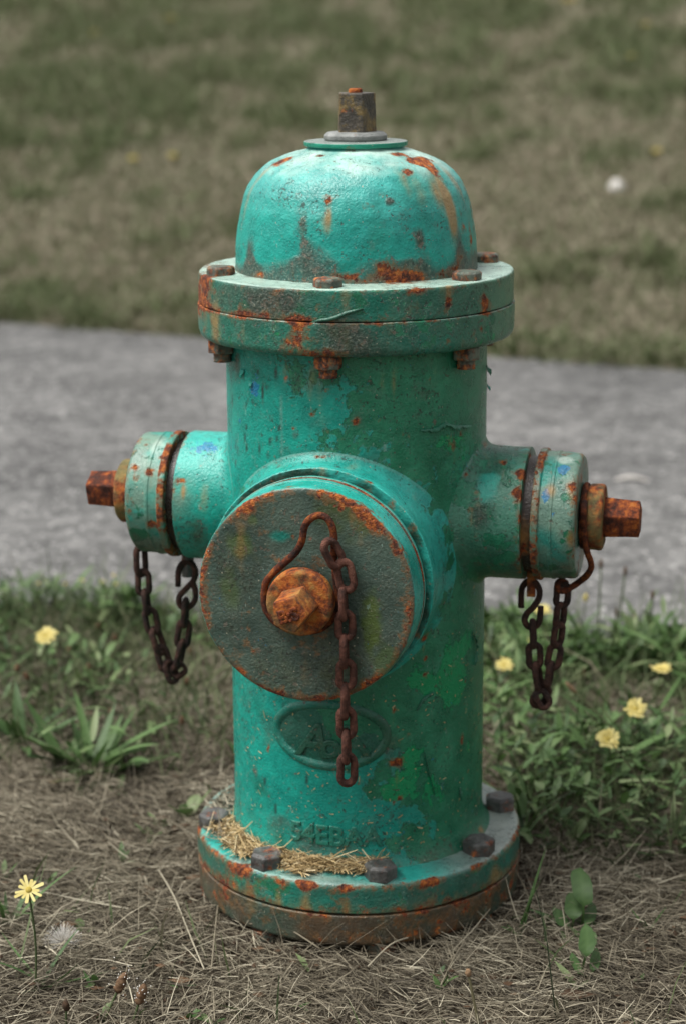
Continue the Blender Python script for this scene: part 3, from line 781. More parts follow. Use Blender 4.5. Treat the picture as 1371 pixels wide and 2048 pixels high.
# ------------------------------------------------------------------ bolts, nuts, hubs
def prism(bm, n, R, h0, h1, M4, rot=0.0, cham=0.0):
    rings = [(h0, R), (h1 - cham, R), (h1, R - cham * 1.3)] if cham else [(h0, R), (h1, R)]
    rows = []
    for (h, r) in rings:
        rows.append([bm.verts.new(M4 @ Vector((r * math.cos(rot + 2 * math.pi * i / n), r * math.sin(rot + 2 * math.pi * i / n), h))) for i in range(n)])
    for a, b in zip(rows[:-1], rows[1:]):
        for i in range(n):
            bm.faces.new((a[i], a[(i + 1) % n], b[(i + 1) % n], b[i]))
    bm.faces.new(rows[-1])
    bm.faces.new(rows[0][::-1])
    return bm

def mat_from(org, axis, up=(0, 0, 1)):
    u, v, n = frame(axis, up)
    return Matrix(((u[0], v[0], n[0], org[0]), (u[1], v[1], n[1], org[1]), (u[2], v[2], n[2], org[2]), (0, 0, 0, 1)))

def jitter(bm, a, seed):
    r = random.Random(seed)
    for v in bm.verts:
        v.co += Vector((r.uniform(-a, a), r.uniform(-a, a), r.uniform(-a, a)))

def bevel(bm, w, s=2):
    bmesh.ops.bevel(bm, geom=bm.edges[:], offset=w, segments=s, profile=0.6, affect='EDGES', clamp_overlap=True)

for i in range(6):
    ang = math.radians(-101 + 60 * i)
    p = (0.1335 * math.cos(ang), 0.1335 * math.sin(ang), 0)
    bm = bmesh.new()
    T = Matrix.Translation((p[0], p[1], ZO + 0.5635)) @ Matrix.Rotation(ang + 0.3 * i + 0.52, 4, 'Z')
    prism(bm, 6, 0.0138, -0.001, 0.0078, T, 0, 0.0018)
    jitter(bm, 0.0003, i); bevel(bm, 0.0009)
    b = bm_obj('flange_bolt', bm, MAT_RBOLT, hyd)
    bm = bmesh.new()
    T = Matrix.Translation((p[0], p[1], ZO + 0.4895)) @ Matrix.Rotation(ang + 0.2 * i, 4, 'Z')
    prism(bm, 6, 0.0138, 0.0, 0.0128, T, 0, 0)
    bevel(bm, 0.0012)
    bm_obj('nut', bm, MAT_RBOLT, b)
    Vt, Ft = lathe_np([(0.0105 - 0.0016 * k, 0.0080 if k % 2 else 0.0088) for k in range(7)] + [(-0.0002, 0.002)], (p[0], p[1], ZO + 0.4800), (0, 0, 1), 20, 0.01)
    mesh_np('threaded_end', Vt, [Ft], MAT_RBOLT, b)

for i in range(8):
    ang = math.radians(-172 + 45 * i)
    R_ = 0.1475
    p = (R_ * math.cos(ang), R_ * math.sin(ang), ZO + 0.0015)
    bm = bmesh.new()
    T = Matrix.Translation(p) @ Matrix.Rotation(ang + [0.1, 0.5, 0.2, 0.75, 0.35, 0, .6, .3][i], 4, 'Z')
    prism(bm, 6, 0.0163, -0.002, 0.0128, T, 0, 0.0026)
    jitter(bm, 0.0004, 40 + i); bevel(bm, 0.0011)
    b = bm_obj('base_bolt', bm, MAT_BOLT, hyd)
    bm = bmesh.new()
    prism(bm, 6, 0.0155, -0.0775, -0.0655, Matrix.Translation((p[0], p[1], ZO)) @ Matrix.Rotation(ang, 4, 'Z'), 0, 0)
    bevel(bm, 0.001)
    bm_obj('nut', bm, MAT_RBOLT, b)

# operating nut on top
V, F = lathe_np([(0.6835, 0.020), (0.6837, 0.0285), (0.6850, 0.0296), (0.6885, 0.0296), (0.6912, 0.0265), (0.6922, 0.010)], (0, 0, ZO), (0, 0, 1), 64, 0.004, 0.0008, 2)
mesh_np('collar', V, [F], MAT_GREY, hyd)
bm = bmesh.new()
prism(bm, 5, 0.0198, 0.690, 0.7275, Matrix.Translation((0, 0, ZO)), math.radians(-69), 0.0)
for v_ in bm.verts:
    if v_.co.z > ZO + 0.71:
        v_.co.x *= 0.955; v_.co.y *= 0.955
bevel(bm, 0.0014)
onut = bm_obj('operating_nut', bm, MAT_BRONZE, hyd)
V, F = lathe_np([(0.727, 0.0066), (0.7305, 0.0064), (0.7315, 0.0050), (0.7315, 0.0005)], (0, 0, ZO), (0, 0, 1), 24, 0.01, 0.0006, 2)
mesh_np('stem_end', V, [F], MAT_NUT, onut)

# caps: hub + pentagon nut
def cap_fittings(cap, org, axis, L0, hubR, nutR, nutL, rot, mats, tilt=0.0):
    V, F = lathe_np([(L0 - 0.004, hubR - 0.006), (L0 + 0.001, hubR - 0.001), (L0 + 0.002, hubR), (L0 + 0.0135, hubR), (L0 + 0.0155, hubR - 0.002), (L0 + 0.0160, 0.002)], org, axis, 72, 0.002, 0.0012, 2)
    V = V + norms(V, F) * (fbm(V, 120, 3, 5) * 0.0006)[:, None]
    mesh_np('hub', V, [F], mats[0], cap)
    bm = bmesh.new()
    prism(bm, 5, nutR, L0 + 0.0145, L0 + 0.0155 + nutL, mat_from(org, axis), rot, 0.0)
    T = mat_from(org, axis).inverted()
    for v_ in bm.verts:
        l = T @ v_.co
        if l.z > L0 + 0.03:
            l.x *= 0.90; l.y *= 0.90
            v_.co = mat_from(org, axis) @ l
    bevel(bm, 0.0018)
    bmesh.ops.triangulate(bm, faces=bm.faces[:])
    bmesh.ops.subdivide_edges(bm, edges=bm.edges[:], cuts=2, use_grid_fill=True)
    for v_ in bm.verts:
        q = np.array(v_.co)[None]
        v_.co += Vector((fbm(q, 140, 2, 1)[0], fbm(q, 140, 2, 2)[0], fbm(q, 140, 2, 3)[0])) * 0.0006
    return bm_obj('cap_nut', bm, mats[1], cap, True, 40)

MAT_PNUT = make_rust('cap_nut_rust', 1.0, 0.35, ORANGE_STOPS)
pn_nut = cap_fittings(PART['pumper_cap'][0], PO, PN, 0.2135, 0.0302, 0.0186, 0.034, math.radians(0), (MAT_HUBO, MAT_PNUT))
cap_fittings(PART['hose_cap'][0], HO, HN, 0.2275, 0.0320, 0.0205, 0.034, math.radians(20), (MAT_HUB, MAT_NUT))
cap_fittings(PART['hose_cap'][1], HO, -HN, 0.2275, 0.0320, 0.0205, 0.034, math.radians(95), (MAT_HUB, MAT_NUT))

# ------------------------------------------------------------------ wires, chains
def catmull(P, k=8, closed=False):
    P = [np.array(p, float) for p in P]
    out = []
    n = len(P)
    rng = range(n if closed else n - 1)
    for i in rng:
        g = (lambda j: P[j % n]) if closed else (lambda j: P[min(max(j, 0), n - 1)])
        p0, p1, p2, p3 = g(i - 1), g(i), g(i + 1), g(i + 2)
        for j in range(k):
            t = j / k
            out.append(0.5 * ((2 * p1) + (-p0 + p2) * t + (2 * p0 - 5 * p1 + 4 * p2 - p3) * t * t + (-p0 + 3 * p1 - 3 * p2 + p3) * t ** 3))
    if not closed: out.append(P[-1])
    return np.array(out)

def tube_np(P, r, seg=10, closed=False, taper=None):
    P = np.asarray(P, float)
    n = len(P)
    if closed:
        T = np.roll(P, -1, 0) - np.roll(P, 1, 0)
    else:
        T = np.gradient(P, axis=0)
    T /= np.linalg.norm(T, axis=1, keepdims=True) + 1e-12
    u = np.cross(T[0], (0.31, 0.52, 0.79)); u /= np.linalg.norm(u)
    U = []
    for t in T:
        u = u - t * (u @ t); u /= np.linalg.norm(u)
        U.append(u)
    U = np.array(U); W_ = np.cross(T, U)
    th = np.linspace(0, 2 * np.pi, seg, endpoint=False)
    rr = np.full(n, r) if taper is None else np.asarray(taper)
    V = P[:, None] + rr[:, None, None] * (np.cos(th)[None, :, None] * U[:, None] + np.sin(th)[None, :, None] * W_[:, None])
    m = n if closed else n - 1
    i = np.arange(m)[:, None]; i2 = (i + 1) % n; j = np.arange(seg)[None]; j2 = (j + 1) % seg
    F = np.stack([i * seg + j, i * seg + j2, i2 * seg + j2, i2 * seg + j], -1).reshape(-1, 4)
    Fs = [F]
    V = V.reshape(-1, 3)
    if not closed:
        V = np.vstack([V, P[0], P[-1]])
        k = np.arange(seg)
        Fs.append(np.stack([np.full(seg, n * seg), (k + 1) % seg, k], 1))
        Fs.append(np.stack([np.full(seg, n * seg + 1), (n - 1) * seg + k, (n - 1) * seg + (k + 1) % seg], 1))
    return V, Fs

def wire(name, P, r, mat, parent, closed=False, rough=0.0004):
    V, Fs = tube_np(P, r, 12, closed)
    V = V + np.stack([fbm(V, 150, 2, s) for s in (1, 2, 3)], 1) * rough
    return mesh_np(name, V, Fs, mat, parent)

def link_mesh(Lo, Wd, r, mat):
    hw, hl = Wd / 2 - r, Lo / 2 - r
    P = []
    for k in range(9):
        a = math.pi * k / 8
        P.append((hw * math.cos(a), 0, (hl - hw) + hw * math.sin(a)))
    for k in range(9):
        a = math.pi + math.pi * k / 8
        P.append((hw * math.cos(a), 0, -(hl - hw) + hw * math.sin(a)))
    V, Fs = tube_np(np.array(P), r, 9, True)
    V = V + np.stack([fbm(V, 170, 2, s) for s in (4, 5, 6)], 1) * 0.0005
    o = mesh_np('link', V, Fs, mat)
    return o
LINK_ME = None
def make_chain(links, Lo, Wd, r, part, mat=None):
    """links: list of (end a, end b, facing normal) -> link objects under part"""
    base = link_mesh(Lo, Wd, r, mat or MAT_CHAIN)
    for i, (a, b, nn) in enumerate(links):
        a, b, nn = (np.array(q, float) for q in (a, b, nn))
        z = a - b
        ln = np.linalg.norm(z); z /= ln
        y = nn - z * (nn @ z); y /= np.linalg.norm(y)
        x = np.cross(y, z)
        c = (a + b) / 2
        o = base if i == 0 else base.copy()
        if i: COL.objects.link(o)
        o.parent = part
        s = ln / Lo
        o.matrix_local = Matrix(((x[0], y[0], z[0] * s, c[0]), (x[1], y[1], z[1] * s, c[1]), (x[2], y[2], z[2] * s, c[2]), (0, 0, 0, 1)))

TOCAM = -CF * np.array((1, 1, 0)); TOCAM /= np.linalg.norm(TOCAM)
SIDE = np.array((1.0, 0, 0))
FACE, EDGE = TOCAM + np.array((0.12, 0, 0)), SIDE + TOCAM * 0.12

def chain_part(label=None):
    o = bpy.data.objects.new('cap_chain', None)
    o.empty_display_size = 0.02
    link(o, hyd)
    if label: o['label'] = label
    return o

# front chain: the wire loop round the hub, then links hanging plumb before the cap's face
chF = chain_part('rusty chain hanging over the large front cap')
LW = 0.2115
ring_px = [(604, 1262), (560, 1250), (532, 1218), (530, 1172), (545, 1148), (566, 1128), (590, 1106), (604, 1082), (608, 1057), (618, 1040), (636, 1031), (654, 1037), (665, 1057), (668, 1084), (667, 1112), (671, 1150), (674, 1190), (668, 1228), (645, 1255)]
lifts = [0.2105, .2105, .2105, .2105, .211, .213, .215, .217, .218, .2185, .219, .2185, .218, .2165, .214, .2115, .2105, .2105, .2105]
P = [on_plane(x, y, PO + PN * l, PN) for (x, y), l in zip(ring_px, lifts)]
wire('wire_loop', catmull(P, 6, True), 0.0033, MAT_WIRE, chF, True)
Yc = (PO + PN * 0.226)[1]
def pc(x, y, dy=0.0): return on_y(x, y, Yc + dy)
fl = [((650, 1076), (682, 1138), EDGE * 0.6 + FACE), ((682, 1115), (698, 1188), FACE), ((684, 1168), (687, 1244), EDGE), ((689, 1218), (691, 1284), FACE),
      ((687, 1266), (688, 1339), EDGE), ((692, 1316), (692, 1382), FACE), ((689, 1363), (690, 1441), EDGE), ((691, 1411), (694, 1481), FACE),
      ((691, 1456), (693, 1530), EDGE), ((694, 1503), (694, 1575), FACE)]
make_chain([(pc(*a, dy=-0.003 * (i < 1)), pc(*b), n) for i, (a, b, n) in enumerate(fl)], 0.0315, 0.0196, 0.0036, chF, MAT_CHAINF)

# left chain between cap and nozzle
chL = chain_part('rusty chain slung below the left cap')
Yl = (HO - HN * 0.195)[1]
def pl(x, y, dy=0.0): return on_y(x, y, Yl + dy)
ll = [((280, 1086), (284, 1156), FACE + EDGE * 0.9), ((286, 1136), (289, 1194), FACE), ((289, 1176), (297, 1232), EDGE), ((297, 1213), (310, 1271), FACE),
      ((306, 1252), (326, 1312), EDGE + FACE * 0.6), ((318, 1288), (337, 1346), FACE + EDGE * 0.7), ((332, 1318), (352, 1368), EDGE + FACE * 0.8), ((342, 1352), (372, 1330), FACE),
      ((367, 1276), (354, 1340), EDGE + 0.2 * FACE), ((371, 1236), (363, 1300), FACE), ((372, 1193), (369, 1257), EDGE)]
make_chain([(pl(*a), pl(*b), n) for a, b, n in ll], 0.0300, 0.0176, 0.0033, chL)
hk = [(357, 1172), (358, 1142), (366, 1126), (382, 1125), (391, 1140), (388, 1160), (372, 1178), (360, 1192), (359, 1207), (368, 1216), (382, 1212), (391, 1198), (391, 1180), (386, 1166)]
wire('hook', catmull([pl(*q) for q in hk], 5), 0.0031, MAT_CHAIN, chL)
bm = bmesh.new()
c = pl(376, 1122, 0.004)
prism(bm, 8, 0.0062, -0.016, 0.014, Matrix.Translation(c), 0, 0.001)
bm_obj('chain_lug', bm, MAT_BOLT, chL)

# right chain
chR = chain_part('rusty chain slung below the right cap with open hook')
Yr = (HO + HN * 0.20)[1]
def pr(x, y, dy=0.0): return on_y(x, y, Yr + dy)
rl = [((1063, 1236), (1066, 1299), EDGE), ((1066, 1282), (1069, 1341), FACE), ((1069, 1322), (1079, 1386), EDGE + FACE * 0.3), ((1094, 1368), (1066, 1416), FACE), ((1071, 1380), (1096, 1417), FACE + EDGE * 0.5),
      ((1101, 1320), (1093, 1377), EDGE + FACE * 0.2), ((1112, 1284), (1102, 1342), FACE), ((1118, 1242), (1111, 1296), FACE + EDGE * 0.9), ((1121, 1203), (1116, 1258), FACE * 0.8 + EDGE * 0.8), ((1125, 1161), (1121, 1218), FACE)]
make_chain([(pr(*a, dy=0.004 * (i in (3,)) - 0.004 * (i in (4,))), pr(*b, dy=0.004 * (i in (3,)) - 0.004 * (i in (4,))), n) for i, (a, b, n) in enumerate(rl)], 0.0300, 0.0180, 0.0034, chR)
hk = [(1041, 1215), (1041, 1192), (1043, 1175), (1053, 1163), (1069, 1165), (1077, 1180), (1076, 1197), (1065, 1214), (1052, 1228), (1048, 1242), (1056, 1254), (1070, 1253), (1078, 1239), (1080, 1213)]
dys = [0.010, 0.010, 0.008, 0.004, -0.002, -0.004, -0.004, -0.003, 0, 0, 0, 0, 0, 0]
wire('hook', catmull([pr(*q, dy=e) for q, e in zip(hk, dys)], 5), 0.0031, MAT_CHAIN, chR)
T = Matrix.Translation(pr(1061, 1172, 0.001))
bm = bmesh.new()
prism(bm, 4, 0.0060, -0.0100, 0.016, T, math.radians(40), 0.001)
bevel(bm, 0.0008)
bm_obj('chain_lug', bm, MAT_HUB, chR)
# wire from the right cap: round its hub, then down to an eye
def hubring(t, ang, R=0.0315):
    u, v, n = frame(HN)
    return HO + HN * t + (math.cos(ang) * u + math.sin(ang) * v) * R
u, v, n = frame(HN)
Pw = [hubring(0.2245, math.radians(a), 0.0300) for a in (-60, -20, 20, 60, 90, 120, 150, 180, 205)] if (u[1] < 0) else [hubring(0.2245, math.radians(180 - a), 0.0300) for a in (-60, -20, 20, 60, 90, 120, 150, 180, 205)]
Yw = (HO + HN * 0.2245)[1] - 0.030
Pw = Pw[:7] + [on_y(1166, 1010, Yw), on_y(1166, 1060, Yw), on_y(1172, 1100, Yw + 0.004), on_y(1181, 1128, Yw + 0.010), on_y(1176, 1146, Yw + 0.016), on_y(1158, 1163, Yr), on_y(1138, 1176, Yr), on_y(1122, 1182, Yr - 0.004), on_y(1113, 1174, Yr - 0.005), on_y(1117, 1163, Yr - 0.002), on_y(1128, 1164, Yr + 0.004), on_y(1132, 1172, Yr + 0.008)]
wire('wire_loop', catmull(Pw, 6), 0.0032, MAT_WIRE, chR)
Pw = [hubring(0.2245, math.radians(a), 0.0300) for a in range(0, 360, 15)]
wire('wire_loop', np.array(Pw), 0.0030, MAT_WIRE, chL, True) if False else None

# ------------------------------------------------------------------ raised lettering and badge
def text_obj(txt, size, depth, fn, name, mat, parent, shear=0.0, attrs=None, bold=0.0):
    cu = bpy.data.curves.new('lettering_curve', 'FONT')
    cu.body = txt
    cu.size = size
    cu.shear = shear
    cu.extrude = depth
    cu.bevel_depth = bold
    cu.bevel_resolution = 2
    cu.resolution_u = 6
    cu.align_x = 'CENTER'; cu.align_y = 'CENTER'
    ob = bpy.data.objects.new('lettering_tmp', cu)
    COL.objects.link(ob)
    dg = bpy.context.evaluated_depsgraph_get()
    me = bpy.data.meshes.new_from_object(ob.evaluated_get(dg))
    bpy.data.objects.remove(ob)
    bpy.data.curves.remove(cu)
    bm = bmesh.new(); bm.from_mesh(me); bpy.data.meshes.remove(me)
    bmesh.ops.triangulate(bm, faces=bm.faces[:])
    for v_ in bm.verts:
        v_.co = Vector(fn(v_.co.x, v_.co.y, v_.co.z))
    o = bm_obj(name, bm, mat, parent, True, 35)
    if attrs:
        n_ = len(o.data.vertices)
        for k, val in attrs.items():
            if isinstance(val, tuple):
                at = o.data.attributes.new(k, 'FLOAT_COLOR', 'POINT')
                at.data.foreach_set('color', np.tile(np.array((*val, 1), np.float32), n_))
            else:
                at = o.data.attributes.new(k, 'FLOAT', 'POINT')
                at.data.foreach_set('value', np.full(n_, val, np.float32))
    return o

def on_barrel(px, py):
    p = on_cyl(px, py, RB)
    return math.atan2(p[0], -p[1]), p[2]
def barrel_fn(th0, z0, rot=0.0):
    def f(x, y, h):
        xx = x * math.cos(rot) - y * math.sin(rot); yy = x * math.sin(rot) + y * math.cos(rot)
        a = th0 + xx / RB
        r = RB + 0.0002 + h
        return (r * math.sin(a), -r * math.cos(a), z0 + yy)
    return f
ATT = dict(coat=0.2, rust=-0.22, grime=0.02, peel=-0.6, blue=-1.0, stain=-0.5)
th0, z0 = on_barrel(668, 1674)
text_obj('54EBAA', 0.0270, 0.0004, barrel_fn(th0, z0), 'raised_number', MAT_PAINT, hyd, 0.0, dict(ATT, paint=(0.010, 0.20, 0.145), grime=0.16), 0.0011)
# oval badge: ring, sunken ground left as barrel, script letters
thL, zL = on_barrel(549, 1470); thR, zR = on_barrel(779, 1478); thc, zt_ = on_barrel(664, 1404); _, zb_ = on_barrel(662, 1539)
tc, hw_, zc, hh_ = (thL + thR) / 2, (thR - thL) / 2 * RB - 0.003, (zt_ + zb_) / 2, (zt_ - zb_) / 2 - 0.003
P = []
for k in range(96):
    a = 2 * math.pi * k / 96
    xx, yy = hw_ * math.cos(a), hh_ * math.sin(a)
    an = tc + xx / RB
    P.append(((RB - 0.0030) * math.sin(an), -(RB - 0.0030) * math.cos(an), zc + yy))
V, Fs = tube_np(np.array(P), 0.0056, 18, True)
V = V + np.stack([fbm(V, 90, 3, q_) for q_ in (1, 2, 3)], 1) * 0.0004
badge = mesh_np('oval_badge', V, Fs, MAT_PAINT, hyd, True, dict(paint=mixc(sstep(-0.05, 0.03, V[:, 0]), np.tile(np.array((0.010, 0.20, 0.15)), (len(V), 1)), np.tile(MUTED * 0.9, (len(V), 1))),
        rust=np.full(len(V), -0.18), grime=0.20 + 0.3 * fbm(V, 40, 3, 3), peel=np.full(len(V), -0.6), blue=np.full(len(V), -1.0), stain=np.full(len(V), -0.4), coat=np.full(len(V), 0.12)))
badge['label'] = 'raised oval foundry badge with worn script letters'
for ch, px, py, sz, sh in (('A', 622, 1483, 0.047, 0.25), ('o', 659, 1492, 0.036, 0.1), ('A', 708, 1485, 0.043, -0.25)):
    a, z_ = on_barrel(px, py)
    text_obj(ch, sz, 0.0008, barrel_fn(a, z_), 'letter', MAT_PAINT, badge, sh, dict(ATT, paint=(0.012, 0.10, 0.062), grime=0.16, rust=-0.10), 0.0013)
# letters on the pumper cap's nut
M4 = mat_from(PO + PN * 0.2627, PN)
def nut_fn(ox, oy, rot):
    def f(x, y, h):
        xx = x * math.cos(rot) - y * math.sin(rot) + ox; yy = x * math.sin(rot) + y * math.cos(rot) + oy
        return tuple(M4 @ Vector((xx, yy, h)))
    return f
text_obj('B:S', 0.0155, 0.0012, nut_fn(0.0, -0.0010, math.radians(17)), 'raised_letters', MAT_NUT, PART['pumper_cap'][0], 0, None, 0.0007)

# loose straw bit painted over on the flange + paint flakes lifting off the barrel
p0, n0 = hit(622, 645); p1, n1 = hit(725, 617)
if p0 is not None and p1 is not None:
    mids = [hit(622 + (725 - 622) * k / 6, 645 - 28 * k / 6 + (3 if k in (2, 3) else 0))[0] for k in range(7)]
    V, Fs = tube_np(np.array([m - np.array((0, 0.0006, 0)) for m in mids]), 0.002, 8, False, [0.0008, .0013, .0016, .0018, .0018, .0014, .0006])
    n_ = len(V)
    mesh_np('painted_over_twig', V, Fs, MAT_PAINT, hyd, True, dict(paint=np.tile(np.array((0.045, 0.15, 0.105)), (n_, 1)), rust=np.full(n_, -0.5), grime=np.full(n_, -0.1), peel=np.full(n_, -0.7), blue=np.full(n_, -1.), stain=np.full(n_, -.5), coat=np.full(n_, -1.)))

def flake(px, py, w_, h_, curl, col, lift=0.0):
    th, z_ = on_barrel(px, py)
    V = []
    n1_, n2_ = 5, 5
    for i in range(n1_):
        for j in range(n2_):
            x = (i / (n1_ - 1) - 0.5) * w_ * (1 + 0.25 * math.sin(j * 2.3 + px))
            y = (j / (n2_ - 1)) * h_ * (0.8 + 0.3 * math.sin(i * 1.9 + py))
            o_ = curl * (j / (n2_ - 1)) ** 2 + lift * 0.3
            r = RB + 0.0003 + o_
            a = th + x / RB
            V.append((r * math.sin(a), -r * math.cos(a), z_ - y))
    F = np.array([[i * n2_ + j, (i + 1) * n2_ + j, (i + 1) * n2_ + j + 1, i * n2_ + j + 1] for i in range(n1_ - 1) for j in range(n2_ - 1)])
    k = len(V)
    o = mesh_np('paint_flake', V, [F], MAT_PAINT, hyd, True, dict(paint=np.tile(np.array(col), (k, 1)), rust=np.full(k, -.6), grime=np.full(k, -.3), peel=np.full(k, -.7), blue=np.full(k, -1.), stain=np.full(k, -.5), coat=np.full(k, -1.)))
    md = o.modifiers.new('thickness', 'SOLIDIFY'); md.thickness = 0.0006
def ragged(pts, drop, curl, col, seed):
    r_ = random.Random(seed)
    n_ = 26
    V = []
    q = catmull([(x_, y_, 0) for x_, y_ in pts], 12)
    q = q[np.linspace(0, len(q) - 1, n_).astype(int)]
    for k, (x_, y_, _z) in enumerate(q):
        th_, zz_ = on_barrel(x_, y_)
        e_ = math.sin(math.pi * k / (n_ - 1)) ** 0.5
        dr = drop * e_ * r_.uniform(0.35, 1.3)
        cu_ = curl * e_ * r_.uniform(0.3, 1.4)
        for (f1, f2) in ((-0.12, 0.0), (0.45, 0.22), (1.0, 1.0)):
            rr_ = RB + 0.0004 + cu_ * f2
            V.append((rr_ * math.sin(th_), -rr_ * math.cos(th_), zz_ - dr * f1))
    F = np.array([[k * 3 + c_, k * 3 + 3 + c_, k * 3 + 4 + c_, k * 3 + 1 + c_] for k in range(n_ - 1) for c_ in (0, 1)])
    k = len(V)
    o = mesh_np('paint_flake', V, [F], MAT_PAINT, hyd, True, dict(paint=np.tile(np.array(col), (k, 1)), rust=np.full(k, -.6), grime=np.full(k, -.3), peel=np.full(k, -.7), blue=np.full(k, -1.), stain=np.full(k, -.5), coat=np.full(k, -1.)))
    md = o.modifiers.new('thickness', 'SOLIDIFY'); md.thickness = 0.0005
ragged([(838, 859), (868, 856), (888, 846), (908, 851), (942, 850)], .0042, .0034, MUTED * 1.35, 1)
ragged([(944, 1262), (950, 1290), (947, 1330)], .004, .0025, MUTED * 1.2, 2)
ragged([(832, 1420), (845, 1396), (866, 1384)], .003, .0018, MUTED, 3)
ragged([(846, 1500), (856, 1545), (868, 1590)], .003, .0018, MUTED, 4)
for args in [(971, 730, .006, .009, .0045, MUTED), (973, 768, .004, .006, .003, TEAL), (486, 738, .007, .008, .003, TEAL), (503, 765, .004, .005, .002, TEAL), (918, 1575, .003, .012, .002, MUTED)]:
    flake(*args)

# ------------------------------------------------------------------ ground, path, lawn
def near_edge(x):
    m = np.clip(x, -1.0, 1.0)
    return 0.845 - 0.24 * m - 0.45 * (x - m)
def far_edge(x): return 3.33 - 0.45 * x
def ground_z(X, Y):
    X = np.asarray(X, float); Y = np.asarray(Y, float)
    s = (Y - (3.33 - 0.45 * X)) / 1.097
    ramp = np.where(s > 0, np.minimum(s, 60.0), 0.0)
    ramp = np.where(ramp < 0.6, ramp ** 2 / 1.2, ramp - 0.3)
    ramp = np.where(s > 60, 59.7, ramp)
    z = 0.135 * ramp
    P3 = np.stack([X.ravel(), Y.ravel(), 0 * X.ravel()], 1)
    b = fbm(P3, 5.0, 3, 91).reshape(X.shape) * 0.006 + fbm(P3, 0.6, 2, 92).reshape(X.shape) * 0.03 * sstep(0.3, 2.5, s)
    inpath = sstep(-0.03, 0.05, Y - near_edge(X)) * sstep(0.05, -0.03, Y - (3.33 - 0.45 * X))
    return z + b * (1 - inpath) - 0.03 * inpath

def axis_pts(lo, hi, c0, c1, fine, grow):
    a = list(np.arange(c0, c1, fine))
    d = fine
    x = c1
    while x < hi:
        a.append(x); d *= grow; x += d
    a.append(hi)
    d = fine; x = c0
    L = []
    while x > lo:
        d *= grow; x -= d; L.append(max(x, lo))
    return np.array(sorted(set(L + a)))
gx = axis_pts(-260, 260, -1.0, 1.0, 0.02, 1.12)
gy = axis_pts(-40, 320, -0.6, 1.2, 0.02, 1.10)
GX, GY = np.meshgrid(gx, gy)
GZ = ground_z(GX, GY)
V = np.stack([GX, GY, GZ], -1).reshape(-1, 3)
ny, nx = GX.shape
i = np.arange(ny - 1)[:, None]; j = np.arange(nx - 1)[None]
F = np.stack([i * nx + j, i * nx + j + 1, (i + 1) * nx + j + 1, (i + 1) * nx + j], -1).reshape(-1, 4)
t = NT('soil_and_turf')
co = t.obj()
n1 = t.noise(co, 1.1, 5, 0.6); n2 = t.noise(co, 60, 6, 0.7); n3 = t.noise(co, 8, 5, 0.65)
sep = t.n('ShaderNodeSeparateXYZ'); t.l(co, sep.inputs[0])
vl = t.n('ShaderNodeVectorMath', operation='LENGTH'); t.l(co, vl.inputs[0])
lawn = t.step(t.madd(n1, 0.6, t.math('ADD', vl.outputs['Value'], -0.3)), 0.95, 1.5)
soil = t.ramp(n2, [(0.3, (0.022, 0.016, 0.011)), (0.5, (0.05, 0.038, 0.027)), (0.72, (0.12, 0.095, 0.068))])
turf = t.mix(t.step(t.madd(n3, 0.5, t.math('MULTIPLY', n1, 0.5)), 0.44, 0.58), (0.165, 0.145, 0.098), (0.080, 0.095, 0.044))
turf = t.mix(t.step(n2, 0.3, 0.7), t.mix(1.0, turf, (0.6, 0.6, 0.6), 'MULTIPLY'), turf)
t.set(Base_Color=t.mix(lawn, soil, turf), Roughness=0.95, Specular_IOR_Level=0.1)
t.bump(n2, 0.012, 1.0)
g = mesh_np('ground', V, [F], t.m)
g['kind'] = 'structure'

# path slab
xs = np.concatenate([np.linspace(-40, -3, 30)[:-1], np.linspace(-3, 3, 300), np.linspace(3, 40, 30)[1:]])
pz = np.stack([xs, 0 * xs, 0 * xs], 1)
ne = near_edge(xs) + 0.018 * fbm(pz, 7, 4, 41) + 0.01 * fbm(pz, 30, 3, 42)
fe = far_edge(xs) + 0.03 * fbm(pz, 5, 4, 43) + 0.015 * fbm(pz, 24, 3, 44)
rows = [(ne, -0.06), (ne, -0.004), (ne + 0.012, 0.004), (ne * 0.75 + fe * 0.25, 0.012), (ne * .5 + fe * .5, 0.018), (ne * .25 + fe * .75, 0.012), (fe - 0.012, 0.004), (fe, -0.004), (fe, -0.06)]
V = np.concatenate([np.stack([xs, y_, 0 * xs + z_], 1) for y_, z_ in rows])
nx = len(xs); i = np.arange(len(rows) - 1)[:, None]; j = np.arange(nx - 1)[None]
F = np.stack([i * nx + j, i * nx + j + 1, (i + 1) * nx + j + 1, (i + 1) * nx + j], -1).reshape(-1, 4)
t = NT('worn_asphalt')
co = t.obj()
v1 = t.vor(co, 95); v2 = t.vor(co, 55)
s1 = t.n('ShaderNodeSeparateColor'); t.l(v1['Color'], s1.inputs[0])
s2 = t.n('ShaderNodeSeparateColor'); t.l(v2['Color'], s2.inputs[0])
big = t.noise(co, 2.6, 5, 0.65); mid = t.noise(co, 22, 6, 0.7)
c = t.ramp(t.madd(mid, 0.6, t.math('MULTIPLY', big, 0.4)), [(0.38, (0.058, 0.058, 0.057)), (0.5, (0.110, 0.109, 0.107)), (0.61, (0.195, 0.193, 0.187))])
st = t.math('MULTIPLY', t.step(v1['Distance'], 0.42, 0.30), t.step(s1.outputs[0], 0.55, 0.9))
c = t.mix(t.math('MULTIPLY', st, 0.75), c, t.mix(s1.outputs[1], (0.22, 0.218, 0.212), (0.56, 0.55, 0.53)))
st2 = t.math('MULTIPLY', t.step(v2['Distance'], 0.38, 0.26), t.step(s2.outputs[0], 0.78, 0.82))
c = t.mix(t.math('MULTIPLY', st2, 0.40), c, t.mix(s2.outputs[1], (0.34, 0.33, 0.32), (0.62, 0.61, 0.59)))
